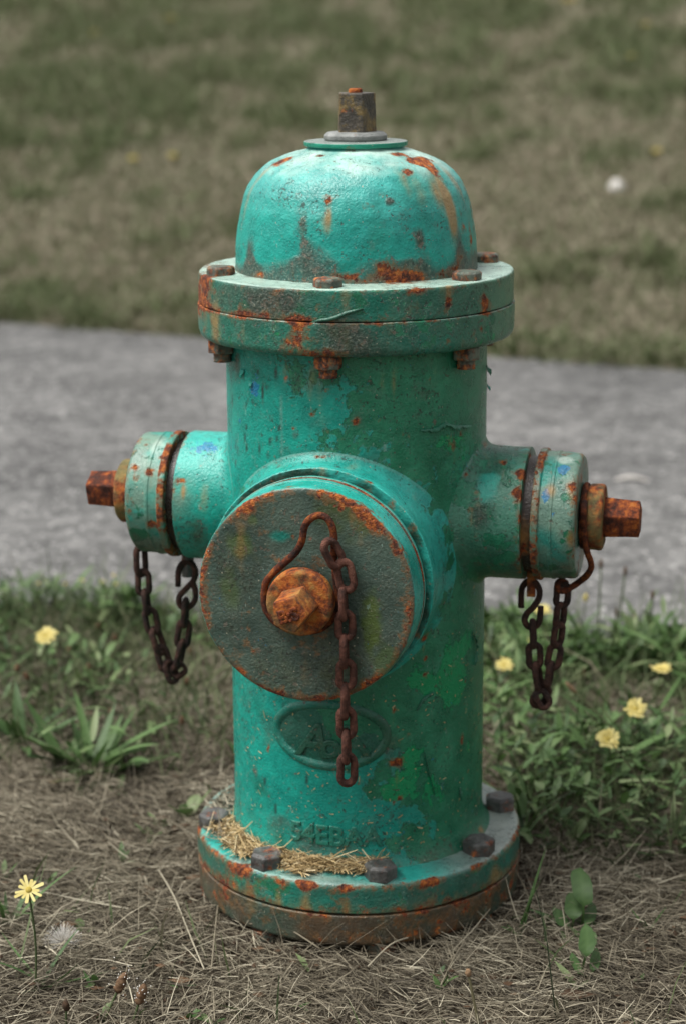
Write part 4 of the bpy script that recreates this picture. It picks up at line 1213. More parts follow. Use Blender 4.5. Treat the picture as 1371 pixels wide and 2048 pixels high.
dk = t.math('MULTIPLY', t.step(v1['Distance'], 0.40, 0.30), t.step(s1.outputs[2], 0.75, 0.85))
c = t.mix(t.math('MULTIPLY', dk, 0.6), c, (0.05, 0.05, 0.052))
t.set(Base_Color=c, Roughness=0.9, Specular_IOR_Level=0.25)
t.bump(t.math('ADD', t.math('MULTIPLY', v1['Distance'], -1.0), mid), 0.004, 1.0)
pth = mesh_np('path', V, [F], t.m)
pth['kind'] = 'structure'

# ------------------------------------------------------------------ blades
def in_view(X, Y, Z, m=0.06):
    D = np.stack([X, Y, Z], 1) - CAM_O
    z = D @ CF
    return (z > 0.1) & (np.abs(D @ CR / z) < (IW / 2 / FPX) * (1 + m) + m * 0.06) & (D @ CU / z > -(IH / 2 / FPX) * (1 + m)) & (D @ CU / z < (IH / 2 / FPX) * (1 + m) )

def blades(B, az, pitch, L, Wd, bend, tip=0.25, roll=None):
    """ribbons: base B (n,3), azimuth, pitch (rad from ground), length, width, bend (rad along the length)"""
    n = len(B)
    V = np.zeros((n, 3, 2, 3))
    pos = B.copy()
    if roll is None: roll = RNG.uniform(-1.2, 1.2, n)
    for k in range(3):
        p = pitch + bend * (k / 2.0)
        d = np.stack([np.cos(az) * np.cos(p), np.sin(az) * np.cos(p), np.sin(p)], 1)
        side = np.stack([-np.sin(az), np.cos(az), 0 * az], 1)
        upv = np.cross(side, d)
        sd_ = side * np.cos(roll)[:, None] + upv * np.sin(roll)[:, None]
        wk = Wd * (1.0, 0.9, tip)[k] * 0.5
        V[:, k, 0] = pos - sd_ * wk[:, None]
        V[:, k, 1] = pos + sd_ * wk[:, None]
        pos = pos + d * (L * 0.5)[:, None]
    b = np.arange(n)[:, None] * 6
    F = np.concatenate([b + np.array([[0, 1, 3, 2]]), b + np.array([[2, 3, 5, 4]])])
    return V.reshape(-1, 3), F

def scatter(x0, x1, y0, y1, n):
    X = RNG.uniform(x0, x1, n); Y = RNG.uniform(y0, y1, n)
    Z = ground_z(X, Y)
    return X, Y, Z

def keep_view(X, Y, Z, m_in, m_out, p):
    a = in_view(X, Y, Z, m_in)
    return a | (in_view(X, Y, Z, m_out) & (RNG.uniform(0, 1, len(X)) < p)), a

# dry thatch round the hydrant
X, Y, Z = scatter(-1.75, 1.65, -1.0, 1.35, 330000 * 5)
k, inv_ = keep_view(X, Y, Z, 0.10, 2.2, 0.15)
k &= (Y < near_edge(X) + 0.02) & (np.hypot(X, Y) > 0.100)
P3 = np.stack([X, Y, 0 * X], 1)
dens = 0.62 + 0.75 * fbm(P3, 11, 4, 55)
dens = dens * (1 - 0.45 * sstep(0.23, 0.17, np.hypot(X, Y)))
k &= RNG.uniform(0, 1, len(X)) < dens
X, Y, Z = X[k], Y[k], Z[k]
P3 = P3[k]; inv_ = inv_[k]
n = len(X)
layer = RNG.uniform(0, 1, n) ** 1.5
flow = 2.2 * fbm(P3, 6, 2, 66)
az = np.where(RNG.uniform(0, 1, n) < 0.55, flow + RNG.normal(0, 0.6, n) + np.pi * (RNG.uniform(0, 1, n) < 0.5), RNG.uniform(0, 2 * np.pi, n))
under = np.hypot(X, Y) < 0.175
pitch = np.where(RNG.uniform(0, 1, n) < 0.08, RNG.uniform(0.3, 1.0, n), RNG.normal(0.06, 0.12, n))
pitch = np.where(under, np.minimum(pitch, 0.25), pitch)
L = RNG.lognormal(-3.72, 0.50, n)
L = np.where(under, np.minimum(L, 0.03), np.clip(L, 0.01, 0.10))
Wd = RNG.uniform(0.0004, 0.0011, n) * np.where(inv_, 1.0, 2.6)
L = L * np.where(inv_, 1.0, 1.35)
B = np.stack([X, Y, Z + 0.001 + 0.014 * layer - under * 0.004], 1)
V, F = blades(B, az, pitch, L, Wd, RNG.normal(-0.25, 0.4, n), 0.35)
tint = np.clip(0.43 + 0.25 * RNG.normal(0, 1, n) + 0.22 * (layer - 0.4) + 0.35 * fbm(P3, 8, 4, 57), 0, 1)
o = mesh_np('dry_thatch', V, [F], MAT_STRAW, None, True, {'tint': np.repeat(tint, 6)})
tag(o, 'matted dry brown cut grass covering the ground around the hydrant', 'dry grass', kind='stuff')

# green blades among the thatch, thicker to the right and by the path
X, Y, Z = scatter(-1.75, 1.65, -1.0, 1.35, 34000 * 5)
P3 = np.stack([X, Y, 0 * X], 1)
edge = near_edge(X) - Y
px_like = fbm(P3, 5, 3, 58)
dens = sstep(0.42, 0.08, edge + 0.12 * px_like) * 0.8
right = sstep(0.12, 0.22, X) * sstep(-0.08, 0.20, Y + 0.12 * px_like)
dens = np.maximum(dens, right * 0.55)
leftz = sstep(-0.12, -0.2, X) * sstep(0.22, 0.45, Y + 0.1 * px_like)
dens = np.maximum(dens, leftz * 0.45)
dens = np.maximum(dens, 0.03 * sstep(-0.2, 0.5, px_like))
k = keep_view(X, Y, Z, 0.10, 2.2, 0.4)[0] & (edge > -0.03) & (np.hypot(X, Y) > 0.175) & (RNG.uniform(0, 1, len(X)) < dens)
X, Y, Z = X[k], Y[k], Z[k]; n = len(X)
B = np.stack([X, Y, Z], 1)
tall = RNG.uniform(0, 1, n) < 0.10
V, F = blades(B, RNG.uniform(0, 2 * np.pi, n), RNG.uniform(0.5, 1.45, n), np.where(tall, RNG.uniform(.08, .15, n), RNG.uniform(0.02, 0.075, n)), RNG.uniform(0.0013, 0.0030, n), RNG.normal(-0.7, 0.5, n), 0.12)
o = mesh_np('green_grass', V, [F], MAT_GRASS, None, True, {'tint': np.repeat(np.clip(RNG.normal(0.34, 0.16, n), 0, 0.7), 6)})
tag(o, 'thin green grass blades growing through the dry thatch beside the path', 'grass', kind='stuff')

# lawn beyond the path
def lawn_pts(n, s0, s1):
    s = s0 * (s1 / s0) ** RNG.uniform(0, 1, n)
    Yv = 3.33 + (s - s0 * 0) * 1.0
    return s
n0 = 1150000
u_ = RNG.uniform(0, 1, n0)
Yd = 2.6 * (15 / 2.6) ** u_
X = RNG.uniform(-1, 1, n0) * (0.24 * (Yd + 1.9) * 0.80) * 4.8
Y = Yd
Z = ground_z(X, Y)
k = (Y > far_edge(X) - 0.05 + 0.06 * fbm(np.stack([X, Y, 0 * X], 1), 6, 3, 81))
kv, inv_ = keep_view(X, Y, Z + 0.02, 0.05, 4.0, 0.085)
k &= kv
X, Y, Z, inv_ = X[k], Y[k], Z[k], inv_[k]; n = len(X)
P3 = np.stack([X, Y, 0 * X], 1)
dist = np.hypot(X, Y + 1.9)
green = 0.6 * fbm(P3 * np.array((1, 0.5, 1)), 2.4, 3, 83) + 0.8 * fbm(P3 * np.array((1, 0.6, 1)), 6.5, 3, 84) + 0.42 * sstep(4.6, 8.0, Y + 0.8 * fbm(P3, 0.8, 2, 85)) + 0.24 * sstep(0.22, 0.0, Y - far_edge(X) + 0.15 * fbm(P3, 4, 2, 86)) - 0.24
gk = sstep(-0.15, 0.50, green)
isg = RNG.uniform(0, 1, n) < 0.24 + 0.42 * gk
tint = np.where(isg, RNG.normal(0.50, 0.10, n), RNG.normal(0.90, 0.12, n))
Ls = np.where(isg, RNG.uniform(0.035, 0.075, n) * (0.6 + 0.8 * gk), RNG.uniform(0.02, 0.055, n))
Ls *= 1.15 + 0.03 * dist
Wd = np.where(isg, 0.0035, 0.0028) * (0.6 + 0.14 * dist) * np.where(inv_, 1.05, 3.4)
pit = np.where(isg, RNG.uniform(0.6, 1.4, n), RNG.uniform(0.05, 1.1, n))
V, F = blades(np.stack([X, Y, Z - 0.003], 1), RNG.uniform(0, 2 * np.pi, n), pit, Ls, Wd, RNG.normal(-0.5, 0.4, n), 0.2)
o = mesh_np('lawn_grass', V, [F], MAT_GRASS, None, True, {'tint': np.repeat(np.clip(tint, 0, 1), 6)})
tag(o, 'patchy green and brown lawn rising beyond the path', 'lawn', kind='stuff')

# ------------------------------------------------------------------ leaves
class LeafBag:
    def __init__(self):
        self.V, self.F, self.T, self.n = [], [], [], 0
    def leaf(self, base, az, pitch, L, Wd, bend, tint, shape='lance', fold=0.35, seg=6, twist=0.0):
        base = np.array(base, float)
        pos = base.copy()
        rows = []
        for k in range(seg + 1):
            t = k / seg
            p = pitch + bend * t
            d = np.array((math.cos(az) * math.cos(p), math.sin(az) * math.cos(p), math.sin(p)))
            s = np.array((-math.sin(az), math.cos(az), 0.0))
            up = np.cross(d, s) * -1
            up = np.cross(s, d) * -1
            if twist:
                s, up = s * math.cos(twist * t) + up * math.sin(twist * t), up * math.cos(twist * t) - s * math.sin(twist * t)
            if shape == 'lance': w_ = math.sin(math.pi * min(1, 0.06 + 0.94 * t) ** 0.8) ** 0.8
            elif shape == 'oval': w_ = 0.10 if t < 0.28 else math.sin(math.pi * (0.06 + 0.92 * (t - 0.28) / 0.72)) ** 0.6
            elif shape == 'tooth': w_ = (0.25 + 0.75 * math.sin(math.pi * min(1, t * 0.95 + 0.03)) ** 0.7 * (0.2 + 0.8 * t) ** 0.5) * (1.0 if k % 2 else 0.5)
            else: w_ = (1 - t ** 2.2) * 0.9 + 0.02
            if k == seg: w_ = 0.03
            h = Wd * 0.5 * w_
            rows.append((pos - s * h + np.cross(s, d) * -1 * 0 + np.array((0, 0, 1)) * fold * h * 0.5, pos - np.array((0, 0, 1)) * fold * h * 0.2, pos + s * h + np.array((0, 0, 1)) * fold * h * 0.5))
            pos = pos + d * (L / seg)
        b = self.n
        for r in rows: self.V += list(r)
        for k in range(seg):
            a = b + k * 3
            self.F += [(a, a + 1, a + 4, a + 3), (a + 1, a + 2, a + 5, a + 4)]
        m = 3 * (seg + 1)
        self.T += [tint] * m
        self.n += m
        return pos
    def make(self, name, mat, parent=None, org=(0, 0, 0)):
        return mesh_np(name, np.array(self.V) - np.array(org), [np.array(self.F)], mat, parent, True, {'tint': np.array(self.T)})

def gz(x, y): return float(ground_z(np.array([x]), np.array([y]))[0])
rnd = random.Random(11)

# low leafy weeds massed along the path edge
bag = LeafBag()
cnt = 0
while cnt < 7200:
    x = rnd.uniform(-0.72, 0.62) if rnd.random() < .7 else rnd.uniform(-1.7, 1.6); e = abs(rnd.gauss(0.05, 0.12))
    side = rnd.random()
    if side < 0.28:
        x = rnd.uniform(0.16, 0.50); y = rnd.uniform(0.0, near_edge(x)); dd = 0.5
    elif side < 0.40:
        x = rnd.uniform(-0.56, -0.13); y = rnd.uniform(0.30, near_edge(x)); dd = 0.35
    else:
        y = near_edge(x) - e + 0.02; dd = 0.95
    nn_ = vnoise(np.array([[x * 9, y * 9, 0.0]]), 5)[0]
    if rnd.random() > dd * (0.5 + 1.1 * nn_): continue
    if not in_view(np.array([x]), np.array([y]), np.array([0.03]), 2.0)[0] or math.hypot(x, y) < 0.18: continue
    hgt = rnd.uniform(0.0, 0.03) * (1.8 if nn_ > 0 else 1)
    bag.leaf((x, y, gz(x, y) + hgt), rnd.uniform(0, 6.28), rnd.uniform(0.0, 1.1), rnd.lognormvariate(-3.62, .42), rnd.uniform(0.004, 0.012), rnd.uniform(-0.9, 0.1), min(1, max(0, rnd.gauss(0.60, 0.24))), rnd.choice(('oval', 'lance', 'lance', 'blade')), 0.4, 4)
    cnt += 1
for k_ in range(95):       # tiny seedlings scattered over the thatch
    x = rnd.uniform(-0.55, 0.48); y = rnd.uniform(-0.36, 0.45)
    if math.hypot(x, y) < 0.19: continue
    for q_ in range(rnd.randint(2, 4)):
        bag.leaf((x, y, gz(x, y) + 0.006), rnd.uniform(0, 6.28), rnd.uniform(0.1, 1.0), rnd.uniform(.010, .026), rnd.uniform(.0025, .007), rnd.uniform(-.6, .1), min(1, max(0, rnd.gauss(.6, .2))), rnd.choice(('lance', 'oval', 'blade')), 0.3, 4)
o = bag.make('leafy_weeds', MAT_LEAF)
tag(o, 'low tangled leafy weeds massed along the near edge of the path', 'weeds', kind='stuff')

# crumbs of soil and broken leaf on the thatch
X, Y, Z = scatter(-0.6, 0.55, -0.40, 0.8, 2600)
k = in_view(X, Y, Z, 0.08) & (Y < near_edge(X)) & (np.hypot(X, Y) > 0.172)
X, Y, Z = X[k], Y[k], Z[k]
V, F, T = [], [], []
for x, y, z in zip(X, Y, Z):
    q = rnd.lognormvariate(-6.35, .5)
    c = np.array((x, y, z + rnd.uniform(.004, .014)))
    b0 = len(V)
    leafy = rnd.random() < .35
    for d_ in ((1, 0, 0), (0, 1, 0), (-1, 0, 0), (0, -1, 0), (0, 0, 1), (0, 0, -1)):
        V.append(c + np.array(d_) * q * (np.array((2.4, 1.5, .25)) if leafy else 1.0) * rnd.uniform(.6, 1.3))
    F += [(b0 + i_, b0 + (i_ + 1) % 4, b0 + 4) for i_ in range(4)] + [(b0 + (i_ + 1) % 4, b0 + i_, b0 + 5) for i_ in range(4)]
    T += [rnd.uniform(.15, .6) if leafy else rnd.uniform(0, .25)] * 6
o = mesh_np('ground_litter', np.array(V), [np.array(F)], MAT_SEED, None, False, {'tint': np.array(T)})
tag(o, 'crumbs of soil and broken brown leaf bits strewn over the dry thatch', 'litter', kind='stuff')

# ---- plants
def stem_curve(a, b, sag=0.0, lean=(0, 0), k=8):
    a, b = np.array(a), np.array(b)
    return np.array([a + (b - a) * t + np.array((lean[0], lean[1], sag)) * math.sin(math.pi * t) for t in np.linspace(0, 1, k + 1)])

def add_stem(parent, org, P, r, tint, name='stem'):
    V, Fs = tube_np(P - np.array(org), r, 6)
    return mesh_np(name, V, Fs, MAT_STEM, parent, True, {'tint': np.full(len(V), tint)})

def flower(head_px, base_px, label, size, npet, tilt=(0, -0.5), group=None, leaves=2, layers=2):
    bx, by, _ = on_z(*base_px)
    org = np.array((bx, by, gz(bx, by)))
    hd = on_y(*head_px, by)
    e = empty('yellow_wildflower', tuple(org), label, 'flower', group)
    add_stem(e, org, stem_curve(org, hd - np.array((0, 0, 0.004)), 0, (rnd.uniform(-.008, .008), 0)), 0.0011, 0.3)
    u_, v_, n_ = frame(np.array((tilt[0] + rnd.uniform(-.22, .22), tilt[1] + rnd.uniform(-.15, .1), 1.0)), (0.1, 1, 0))
    bag = LeafBag()
    V, F, T = [], [], []
    for ly in range(layers):
        m = npet if ly == 0 else int(npet * 0.7)
        for k in range(m):
            a = 2 * math.pi * (k + 0.5 * ly + rnd.uniform(-.18, .18)) / m
            R = size * (1.0 if ly == 0 else 0.62) * rnd.uniform(0.68, 1.08)
            w0, w1 = size * 0.05, size * (0.105 if layers == 1 else 0.14) * rnd.uniform(.8, 1.15)
            d = math.cos(a) * u_ + math.sin(a) * v_
            s = -math.sin(a) * u_ + math.cos(a) * v_
            b0 = len(V)
            up = (0.22 + 0.35 * ly)
            for (rr, ww, hh) in ((0.10, w0, 0.0), (0.5, w1, up * 0.35), (0.93, w1 * 1.0, up * 0.55), (1.0, w1 * 0.55, up * 0.55)):
                V += [hd + d * R * rr - s * ww + n_ * R * hh, hd + d * R * rr + s * ww + n_ * R * hh]
            for q in range(3):
                F.append((b0 + 2 * q, b0 + 2 * q + 1, b0 + 2 * q + 3, b0 + 2 * q + 2))
            T += [rnd.uniform(0.4, 1.0) if ly == 0 else rnd.uniform(0.2, 0.7)] * 8
    Vd, Fd = lathe_np([(-0.001, size * .22), (0.0012, size * .20), (0.0022, size * .10), (0.0024, 0.0003)], hd - org, n_, 12, 0.01, up=(0.1, 1, 0))
    mesh_np('disc', Vd, [Fd], MAT_PETAL, e, True, {'tint': np.full(len(Vd), 0.0)})
    mesh_np('petals', np.array(V) - org, [np.array(F)], MAT_PETAL, e, True, {'tint': np.array(T)})
    Vc, Fc = lathe_np([(-0.011, 0.0012), (-0.008, size * 0.18), (-0.003, size * 0.22), (-0.0015, size * 0.10), (-0.001, 0.0003)], hd - org, n_, 10, 0.01, up=(0.1, 1, 0))
    mesh_np('calyx', Vc, [Fc], MAT_STEM, e, True, {'tint': np.full(len(Vc), 0.15)})
    if leaves:
        bg_ = LeafBag()
        for k in range(leaves):
            bg_.leaf(org, rnd.uniform(0, 6.28), rnd.uniform(0.1, 0.6), rnd.uniform(0.04, 0.07), rnd.uniform(0.007, 0.011), -0.5, rnd.uniform(0.3, 0.6), 'tooth', 0.3, 8)
        bg_.make('leaves', MAT_LEAF, e, org)
    return e
flower((58, 1780), (70, 1990), 'yellow wildflower with separate narrow petals, lowest left, facing up on a tall thin stem', 0.0145, 13, (0.05, -0.75), None, 0, 1)
flower((92, 1272), (110, 1425), 'yellow wildflower standing alone above the weeds left of the hydrant', 0.0155, 16, (-0.1, -0.35))
flower((1007, 1330), (1003, 1425), 'yellow wildflower close behind the right side of the barrel', 0.0135, 16, (0, -0.35))
flower((1270, 1418), (1258, 1545), 'ragged yellow wildflower right of the chain, upper of the neighbouring pair', 0.0150, 15, (-0.1, -0.75))
flower((1214, 1478), (1210, 1600), 'full yellow wildflower right of the chain, lower of the neighbouring pair', 0.0145, 17, (0, -0.9))
flower((1322, 1338), (1316, 1440), 'flat yellow wildflower seen edge-on at the right edge of the photo', 0.0145, 16, (0, -0.12))
flower((1083, 1220), (1086, 1330), 'yellow wildflower behind the open hook of the right chain', 0.0145, 14, (0, -0.3))
flower((1060, 1285), (1062, 1350), 'small yellow wildflower behind the links of the right chain', 0.0090, 12, (0, -0.3), None, 0)
for q, lab in (((206, 1163), 'blurred yellow bud left of the left hose cap, tallest at the path edge'), ((228, 1150), 'small blurred yellow bud near the left chain, uppermost of a close pair'), ((232, 1168), 'small blurred yellow bud near the left chain, lower of a close pair'),
               ((78, 1166), 'tiny yellow bud at the path edge nearest the left border'), ((131, 1167), 'tiny yellow bud at the path edge between two others left of the hydrant'), ((165, 1160), 'tiny yellow bud at the path edge halfway to the left hose cap')):
    flower(q, (q[0] + rnd.uniform(-6, 6), q[1] + 70), lab, 0.0048, 7, (0, -0.4), 'yellow buds along the path edge', 0, 1)

def rosette(name, base_px, label, cat, n, L, Wd, pit, bend, shape, tint, group=None, seg=8, azr=None):
    bx, by, _ = on_z(*base_px)
    org = np.array((bx, by, gz(bx, by)))
    e = empty(name, tuple(org), label, cat, group)
    for k in range(n):
        b = LeafBag()
        az = (2 * math.pi * k / n + rnd.uniform(-.35, .35)) if azr is None else rnd.uniform(*azr)
        b.leaf(org + np.array((rnd.uniform(-.004, .004), rnd.uniform(-.004, .004), 0.001)), az, rnd.uniform(*pit), L * rnd.uniform(0.4, 1.12), Wd * rnd.uniform(.8, 1.15), rnd.uniform(*bend), min(1, max(0, rnd.gauss(tint, .13))), shape, 0.45, seg, rnd.uniform(-.4, .4))
        b.make('leaf', MAT_LEAF, e, org)
    return e
rosette('plantain_plant', (185, 1545), 'big plantain rosette of long narrow green leaves left of the hydrant', 'plant', 30, 0.118, 0.0125, (0.02, 0.95), (-1.3, 0.3), 'lance', 0.62)
rosette('plantain_plant', (232, 1560), 'plantain clump with drooping leaves overlapping the right of the big rosette', 'plant', 12, 0.105, 0.016, (0.1, 1.1), (-1.4, 0.0), 'lance', 0.6)
rosette('plantain_plant', (130, 1535), 'plantain clump with low broad leaves overlapping the left of the big rosette', 'plant', 12, 0.105, 0.017, (0.0, 0.9), (-1.2, 0.1), 'lance', 0.55)
rosette('plantain_plant', (45, 1500), 'smaller plantain clump at the left border behind the big rosette', 'plant', 12, 0.085, 0.014, (0.4, 1.2), (-0.9, -0.1), 'lance', 0.40)
rosette('dandelion_plant', (1300, 1705), 'dandelion rosette of toothed grey green leaves at the lower right border', 'plant', 16, 0.085, 0.019, (0.05, 0.6), (-0.6, -0.1), 'tooth', 0.35, None, 11)
rosette('dandelion_plant', (1350, 1590), 'dandelion rosette half cut off by the right border, above the lower one', 'plant', 11, 0.075, 0.018, (0.15, 0.8), (-0.7, -0.1), 'tooth', 0.40, None, 11)
rosette('sorrel_plant', (1140, 1872), 'small weed with two big oval upright leaves right of the base flange', 'plant', 7, 0.05, 0.012, (0.1, 0.6), (-0.5, 0.1), 'lance', 0.55)
rosette('young_weed', (1135, 1705), 'young weed with a few pale lance leaves between base flange and dandelion', 'plant', 8, 0.05, 0.013, (0.5, 1.1), (-0.7, 0), 'lance', 0.75)
rosette('young_weed', (372, 1650), 'young weed with broad bright leaves touching the left of the base flange', 'plant', 5, 0.045, 0.017, (0.5, 1.2), (-0.7, 0), 'oval', 0.85)
rosette('young_weed', (297, 1682), 'tiny three leaved seedling alone on the dry thatch left of the base', 'plant', 4, 0.03, 0.008, (0.3, 0.8), (-0.3, 0), 'lance', 0.7)
rosette('young_weed', (165, 1868), 'tiny pale seedling beside the fluffy seed head', 'plant', 4, 0.022, 0.009, (0.4, 1.0), (-0.3, 0), 'oval', 0.8)
rosette('young_weed', (1155, 1990), 'tiny two leaved yellow green sprout below the oval leaves', 'plant', 3, 0.032, 0.007, (0.6, 1.1), (-0.3, 0), 'lance', 0.95)
rosette('grass_tuft', (1040, 1690), 'tuft of long arching grass blades against the right of the base flange', 'grass tuft', 11, 0.105, 0.0055, (0.7, 1.35), (-1.3, -0.3), 'blade', 0.55)
rosette('grass_tuft', (1035, 1880), 'tall leaning grass blades in the thatch right of the base plate', 'grass tuft', 3, 0.10, 0.0050, (1.0, 1.3), (-0.3, 0), 'blade', 0.45, None, 8, (0.0, 0.8))
rosette('grass_tuft', (20, 1850), 'grass tuft at the left border behind the lowest yellow flower', 'grass tuft', 9, 0.085, 0.0055, (0.5, 1.25), (-0.9, -0.2), 'blade', 0.45)
rosette('grass_tuft', (90, 1975), 'loose grass tuft in the lower left corner with curled blade', 'grass tuft', 6, 0.075, 0.0045, (0.2, 0.8), (-0.6, 0.3), 'blade', 0.45)
rosette('grass_tuft', (1290, 1870), 'short leaning grass blades in the thatch near the right border', 'grass tuft', 3, 0.05, 0.0035, (0.6, 1.2), (-0.3, 0), 'blade', 0.4)
rosette('grass_tuft', (1170, 1600), 'loose grass tuft right of the far base bolts', 'grass tuft', 10, 0.09, 0.005, (0.4, 1.2), (-0.9, -0.1), 'blade', 0.45)
# the two big oval leaves and the lone leaf below them
def oval_leaf_plant(base_px, leaf_px, label, Wd):
    bx, by, _ = on_z(*base_px)
    org = np.array((bx, by, gz(bx, by)))
    e = empty('broad_leaf_weed', tuple(org), label, 'plant')
    for (tip, w_) in leaf_px:
        tp = on_y(*tip, by - 0.004)
        d = tp - org
        L = np.linalg.norm(d)
        # leaf stands up with its face to the camera
        rows = 22
        side = np.array((1.0, rnd.uniform(-.5, .3), rnd.uniform(-.35, .35)))
        V, F, TT = [], [], []
        ph = rnd.uniform(0, 6)
        for k in range(rows):
            t = k / (rows - 1)
            q = (t - 0.60) / 0.40
            ww = 0.0011 if q <= 0 else max(0.0011, Wd * w_ * 0.5 * (4 * q * (1 - q)) ** 0.42 * (0.90 + 0.10 * q) * (1 + 0.06 * math.sin(9 * q + ph)))
            if k == rows - 1: ww = 0.0003
            c = org + d * t + np.array((0.006 * math.sin(2.6 * t + ph) * (1 - t), -0.012 * math.sin(math.pi * t) + 0.020 * max(q, 0) ** 2, 0))
            wv = 0.0012 * math.sin(7 * q + ph) if q > 0 else 0
            for f_ in (-1, -.5, -.06, .06, .5, 1):
                V.append(c + side * ww * f_ + np.array((0, -.13 * ww * abs(f_) ** 1.3 + wv * f_, 0)))
                vein = 0.16 * (0.5 + 0.5 * math.sin(26 * q - 7 * abs(f_)))
                TT.append(0.52 if abs(f_) < .1 else (0.40 + vein - 0.10 * abs(f_) + rnd.uniform(-.04, .04)))
        for k in range(rows - 1):
            for c_ in range(5):
                a = 6 * k + c_
                F.append((a, a + 1, a + 7, a + 6))
        mesh_np('leaf', np.array(V) - org, [np.array(F)], MAT_LEAF, e, True, {'tint': np.array(TT)})
oval_leaf_plant((1150, 1868), (((1163, 1752), 1.0), ((1146, 1800), 0.86), ((1186, 1822), 0.6), ((1112, 1830), 0.6)), 'weed with two broad oval leaves one above the other', 0.022)
oval_leaf_plant((1167, 1955), (((1175, 1866), 1.0), ((1196, 1915), 0.6), ((1146, 1925), 0.55)), 'weed with a single oval leaf on a thin stalk', 0.0165)

# stalks with heads
def stalk(head_px, base_px, label, name, cat, hl, hr, tint, group, stem_t=0.5, r=0.0011, lean=0.0, mat=None):
    bx, by, _ = on_z(*base_px)
    org = np.array((bx, by, gz(bx, by)))
    hd = on_y(*head_px, by)
    e = empty(name, tuple(org), label, cat, group)
    add_stem(e, org, stem_curve(org, hd, 0, (lean, 0)), r, stem_t)
    d = hd - org; d /= np.linalg.norm(d)
    V, F = lathe_np([(-hl * .5, 0.0006), (-hl * .35, hr * .9), (0, hr), (hl * .35, hr * .7), (hl * .5, 0.0004)], hd - org, d, 9, 0.0015, up=(0.3, 1, 0.1))
    V = V + np.stack([vnoise(V * 900 + s * 7, s) for s in (1, 2, 3)], 1) * hr * 0.25
    mesh_np('seed_head', V, [F], mat or MAT_SEED, e, True, {'tint': np.clip(tint + 0.3 * vnoise(V * 700, 3), 0, 1)})
    return e
G1 = 'brown seed heads left of the hydrant'
for h, b, lab in (((197, 1252), (200, 1330), 'dark seed head in the leafy weeds left of the left chain'), ((230, 1275), (226, 1345), 'pale brown seed head just left of the left chain'), ((178, 1333), (182, 1410), 'brown seed head right of and below the lone left flower'),
                  ((223, 1425), (225, 1490), 'brown seed head rising behind the big plantain rosette'), ((365, 1440), (366, 1490), 'dark brown seed head near the left edge of the barrel'), ((53, 1352), (140, 1500), 'brown seed head on a leaning stalk at the left, lower right of a close pair'),
                  ((35, 1335), (20, 1440), 'brown seed head near the left border, upper left of a close pair'), ((374, 1362), (376, 1430), 'rust orange seed head directly behind the bottom of the left chain'), ((382, 1302), (384, 1380), 'light brown seed head between the left chain and the cap'), ((138, 1300), (142, 1370), 'small pale seed head between the lone flower and the left chain')):
    stalk(h, b, lab, 'plantain_stalk', 'seed stalk', 0.011, 0.0035, 0.45, G1)
G2 = 'tall thin stalks at the path edge right of the hydrant'
for h, b, lab in (((1201, 1128), (1192, 1330), 'tallest thin stalk against the path below the right cap nut'), ((1249, 1142), (1228, 1320), 'thin stalk with dark tip second from the right cap nut'), ((1304, 1190), (1296, 1330), 'thin stalk with dark tip near the right border'), ((1268, 1235), (1262, 1330), 'short stalk with dark tip between two taller stalks'), ((1232, 1225), (1230, 1330), 'short stalk with orange tip right of the right chain'), ((1226, 1290), (1228, 1350), 'low dark brown seed head at the foot of the tall stalks'), ((1355, 1285), (1350, 1360), 'brown seed head touching the right border'), ((1166, 1345), (1166, 1400), 'orange brown seed head among the weeds right of the chain')):
    stalk(h, b, lab, 'seed_stalk', 'seed stalk', 0.014, 0.0028, 0.30, G2, 0.30, 0.0014)
e = stalk((1170, 1195), (1158, 1310), 'half closed yellow bud on a stalk right of the eye of the right chain', 'closed_bud', 'flower bud', 0.012, 0.0036, 0.6, None, 0.35, 0.001, 0, MAT_PETAL)
stalk((1140, 1375), (1310, 1540), 'long leaning stalk with a slim pinkish head across the right weeds', 'leaning_stalk', 'seed stalk', 0.020, 0.0026, 0.9, None, 0.7)
stalk((935, 1945), (962, 2075), 'dry stalk with a pale split top in the foreground right of centre', 'dry_stalk', 'dry stalk', 0.008, 0.0028, 1.0, None, 0.9, 0.0013)
stalk((1200, 1690), (1290, 1690), 'thin reddish stalk lying over the thatch before the dandelion rosette', 'reddish_stalk', 'dry stalk', 0.006, 0.0014, 0.8, None, 0.9)
stalk((133, 2010), (132, 2075), 'dark closed bud on a short stalk at the bottom left', 'closed_bud', 'flower bud', 0.012, 0.0032, 0.1, None, 0.3, 0.0011)
for h, b, lab in (((243, 1965), (205, 2052), 'small flowering plantain head with white dots, left one of two at the bottom'), ((284, 1988), (262, 2060), 'small flowering plantain head with white dots, right one of two at the bottom')):
    e = stalk(h, b, lab, 'flowering_plantain', 'flower', 0.022, 0.0045, 0.6, 'white dotted plantain heads', 0.4, 0.0011)
    hd = np.array(on_y(*h, on_z(*b)[1]))
    V, F = [], []
    for k in range(26):
        c = hd + np.array((rnd.gauss(0, .0048), rnd.gauss(0, .0048), 0.004 + rnd.gauss(0, .0045)))
        q = 0.0007
        b0 = len(V)
        V += [c + np.array(s) * q for s in ((1, 0, 0), (0, 1, 0), (-1, 0, 0), (0, -1, 0), (0, 0, 1), (0, 0, -1))]
        F += [(b0 + i_, b0 + (i_ + 1) % 4, b0 + 4) for i_ in range(4)] + [(b0 + (i_ + 1) % 4, b0 + i_, b0 + 5) for i_ in range(4)]
    mesh_np('stamens', np.array(V) - np.array(e.location), [np.array(F)], MAT_FLUFF, e, True, {'tint': np.full(len(V), 1.0)})
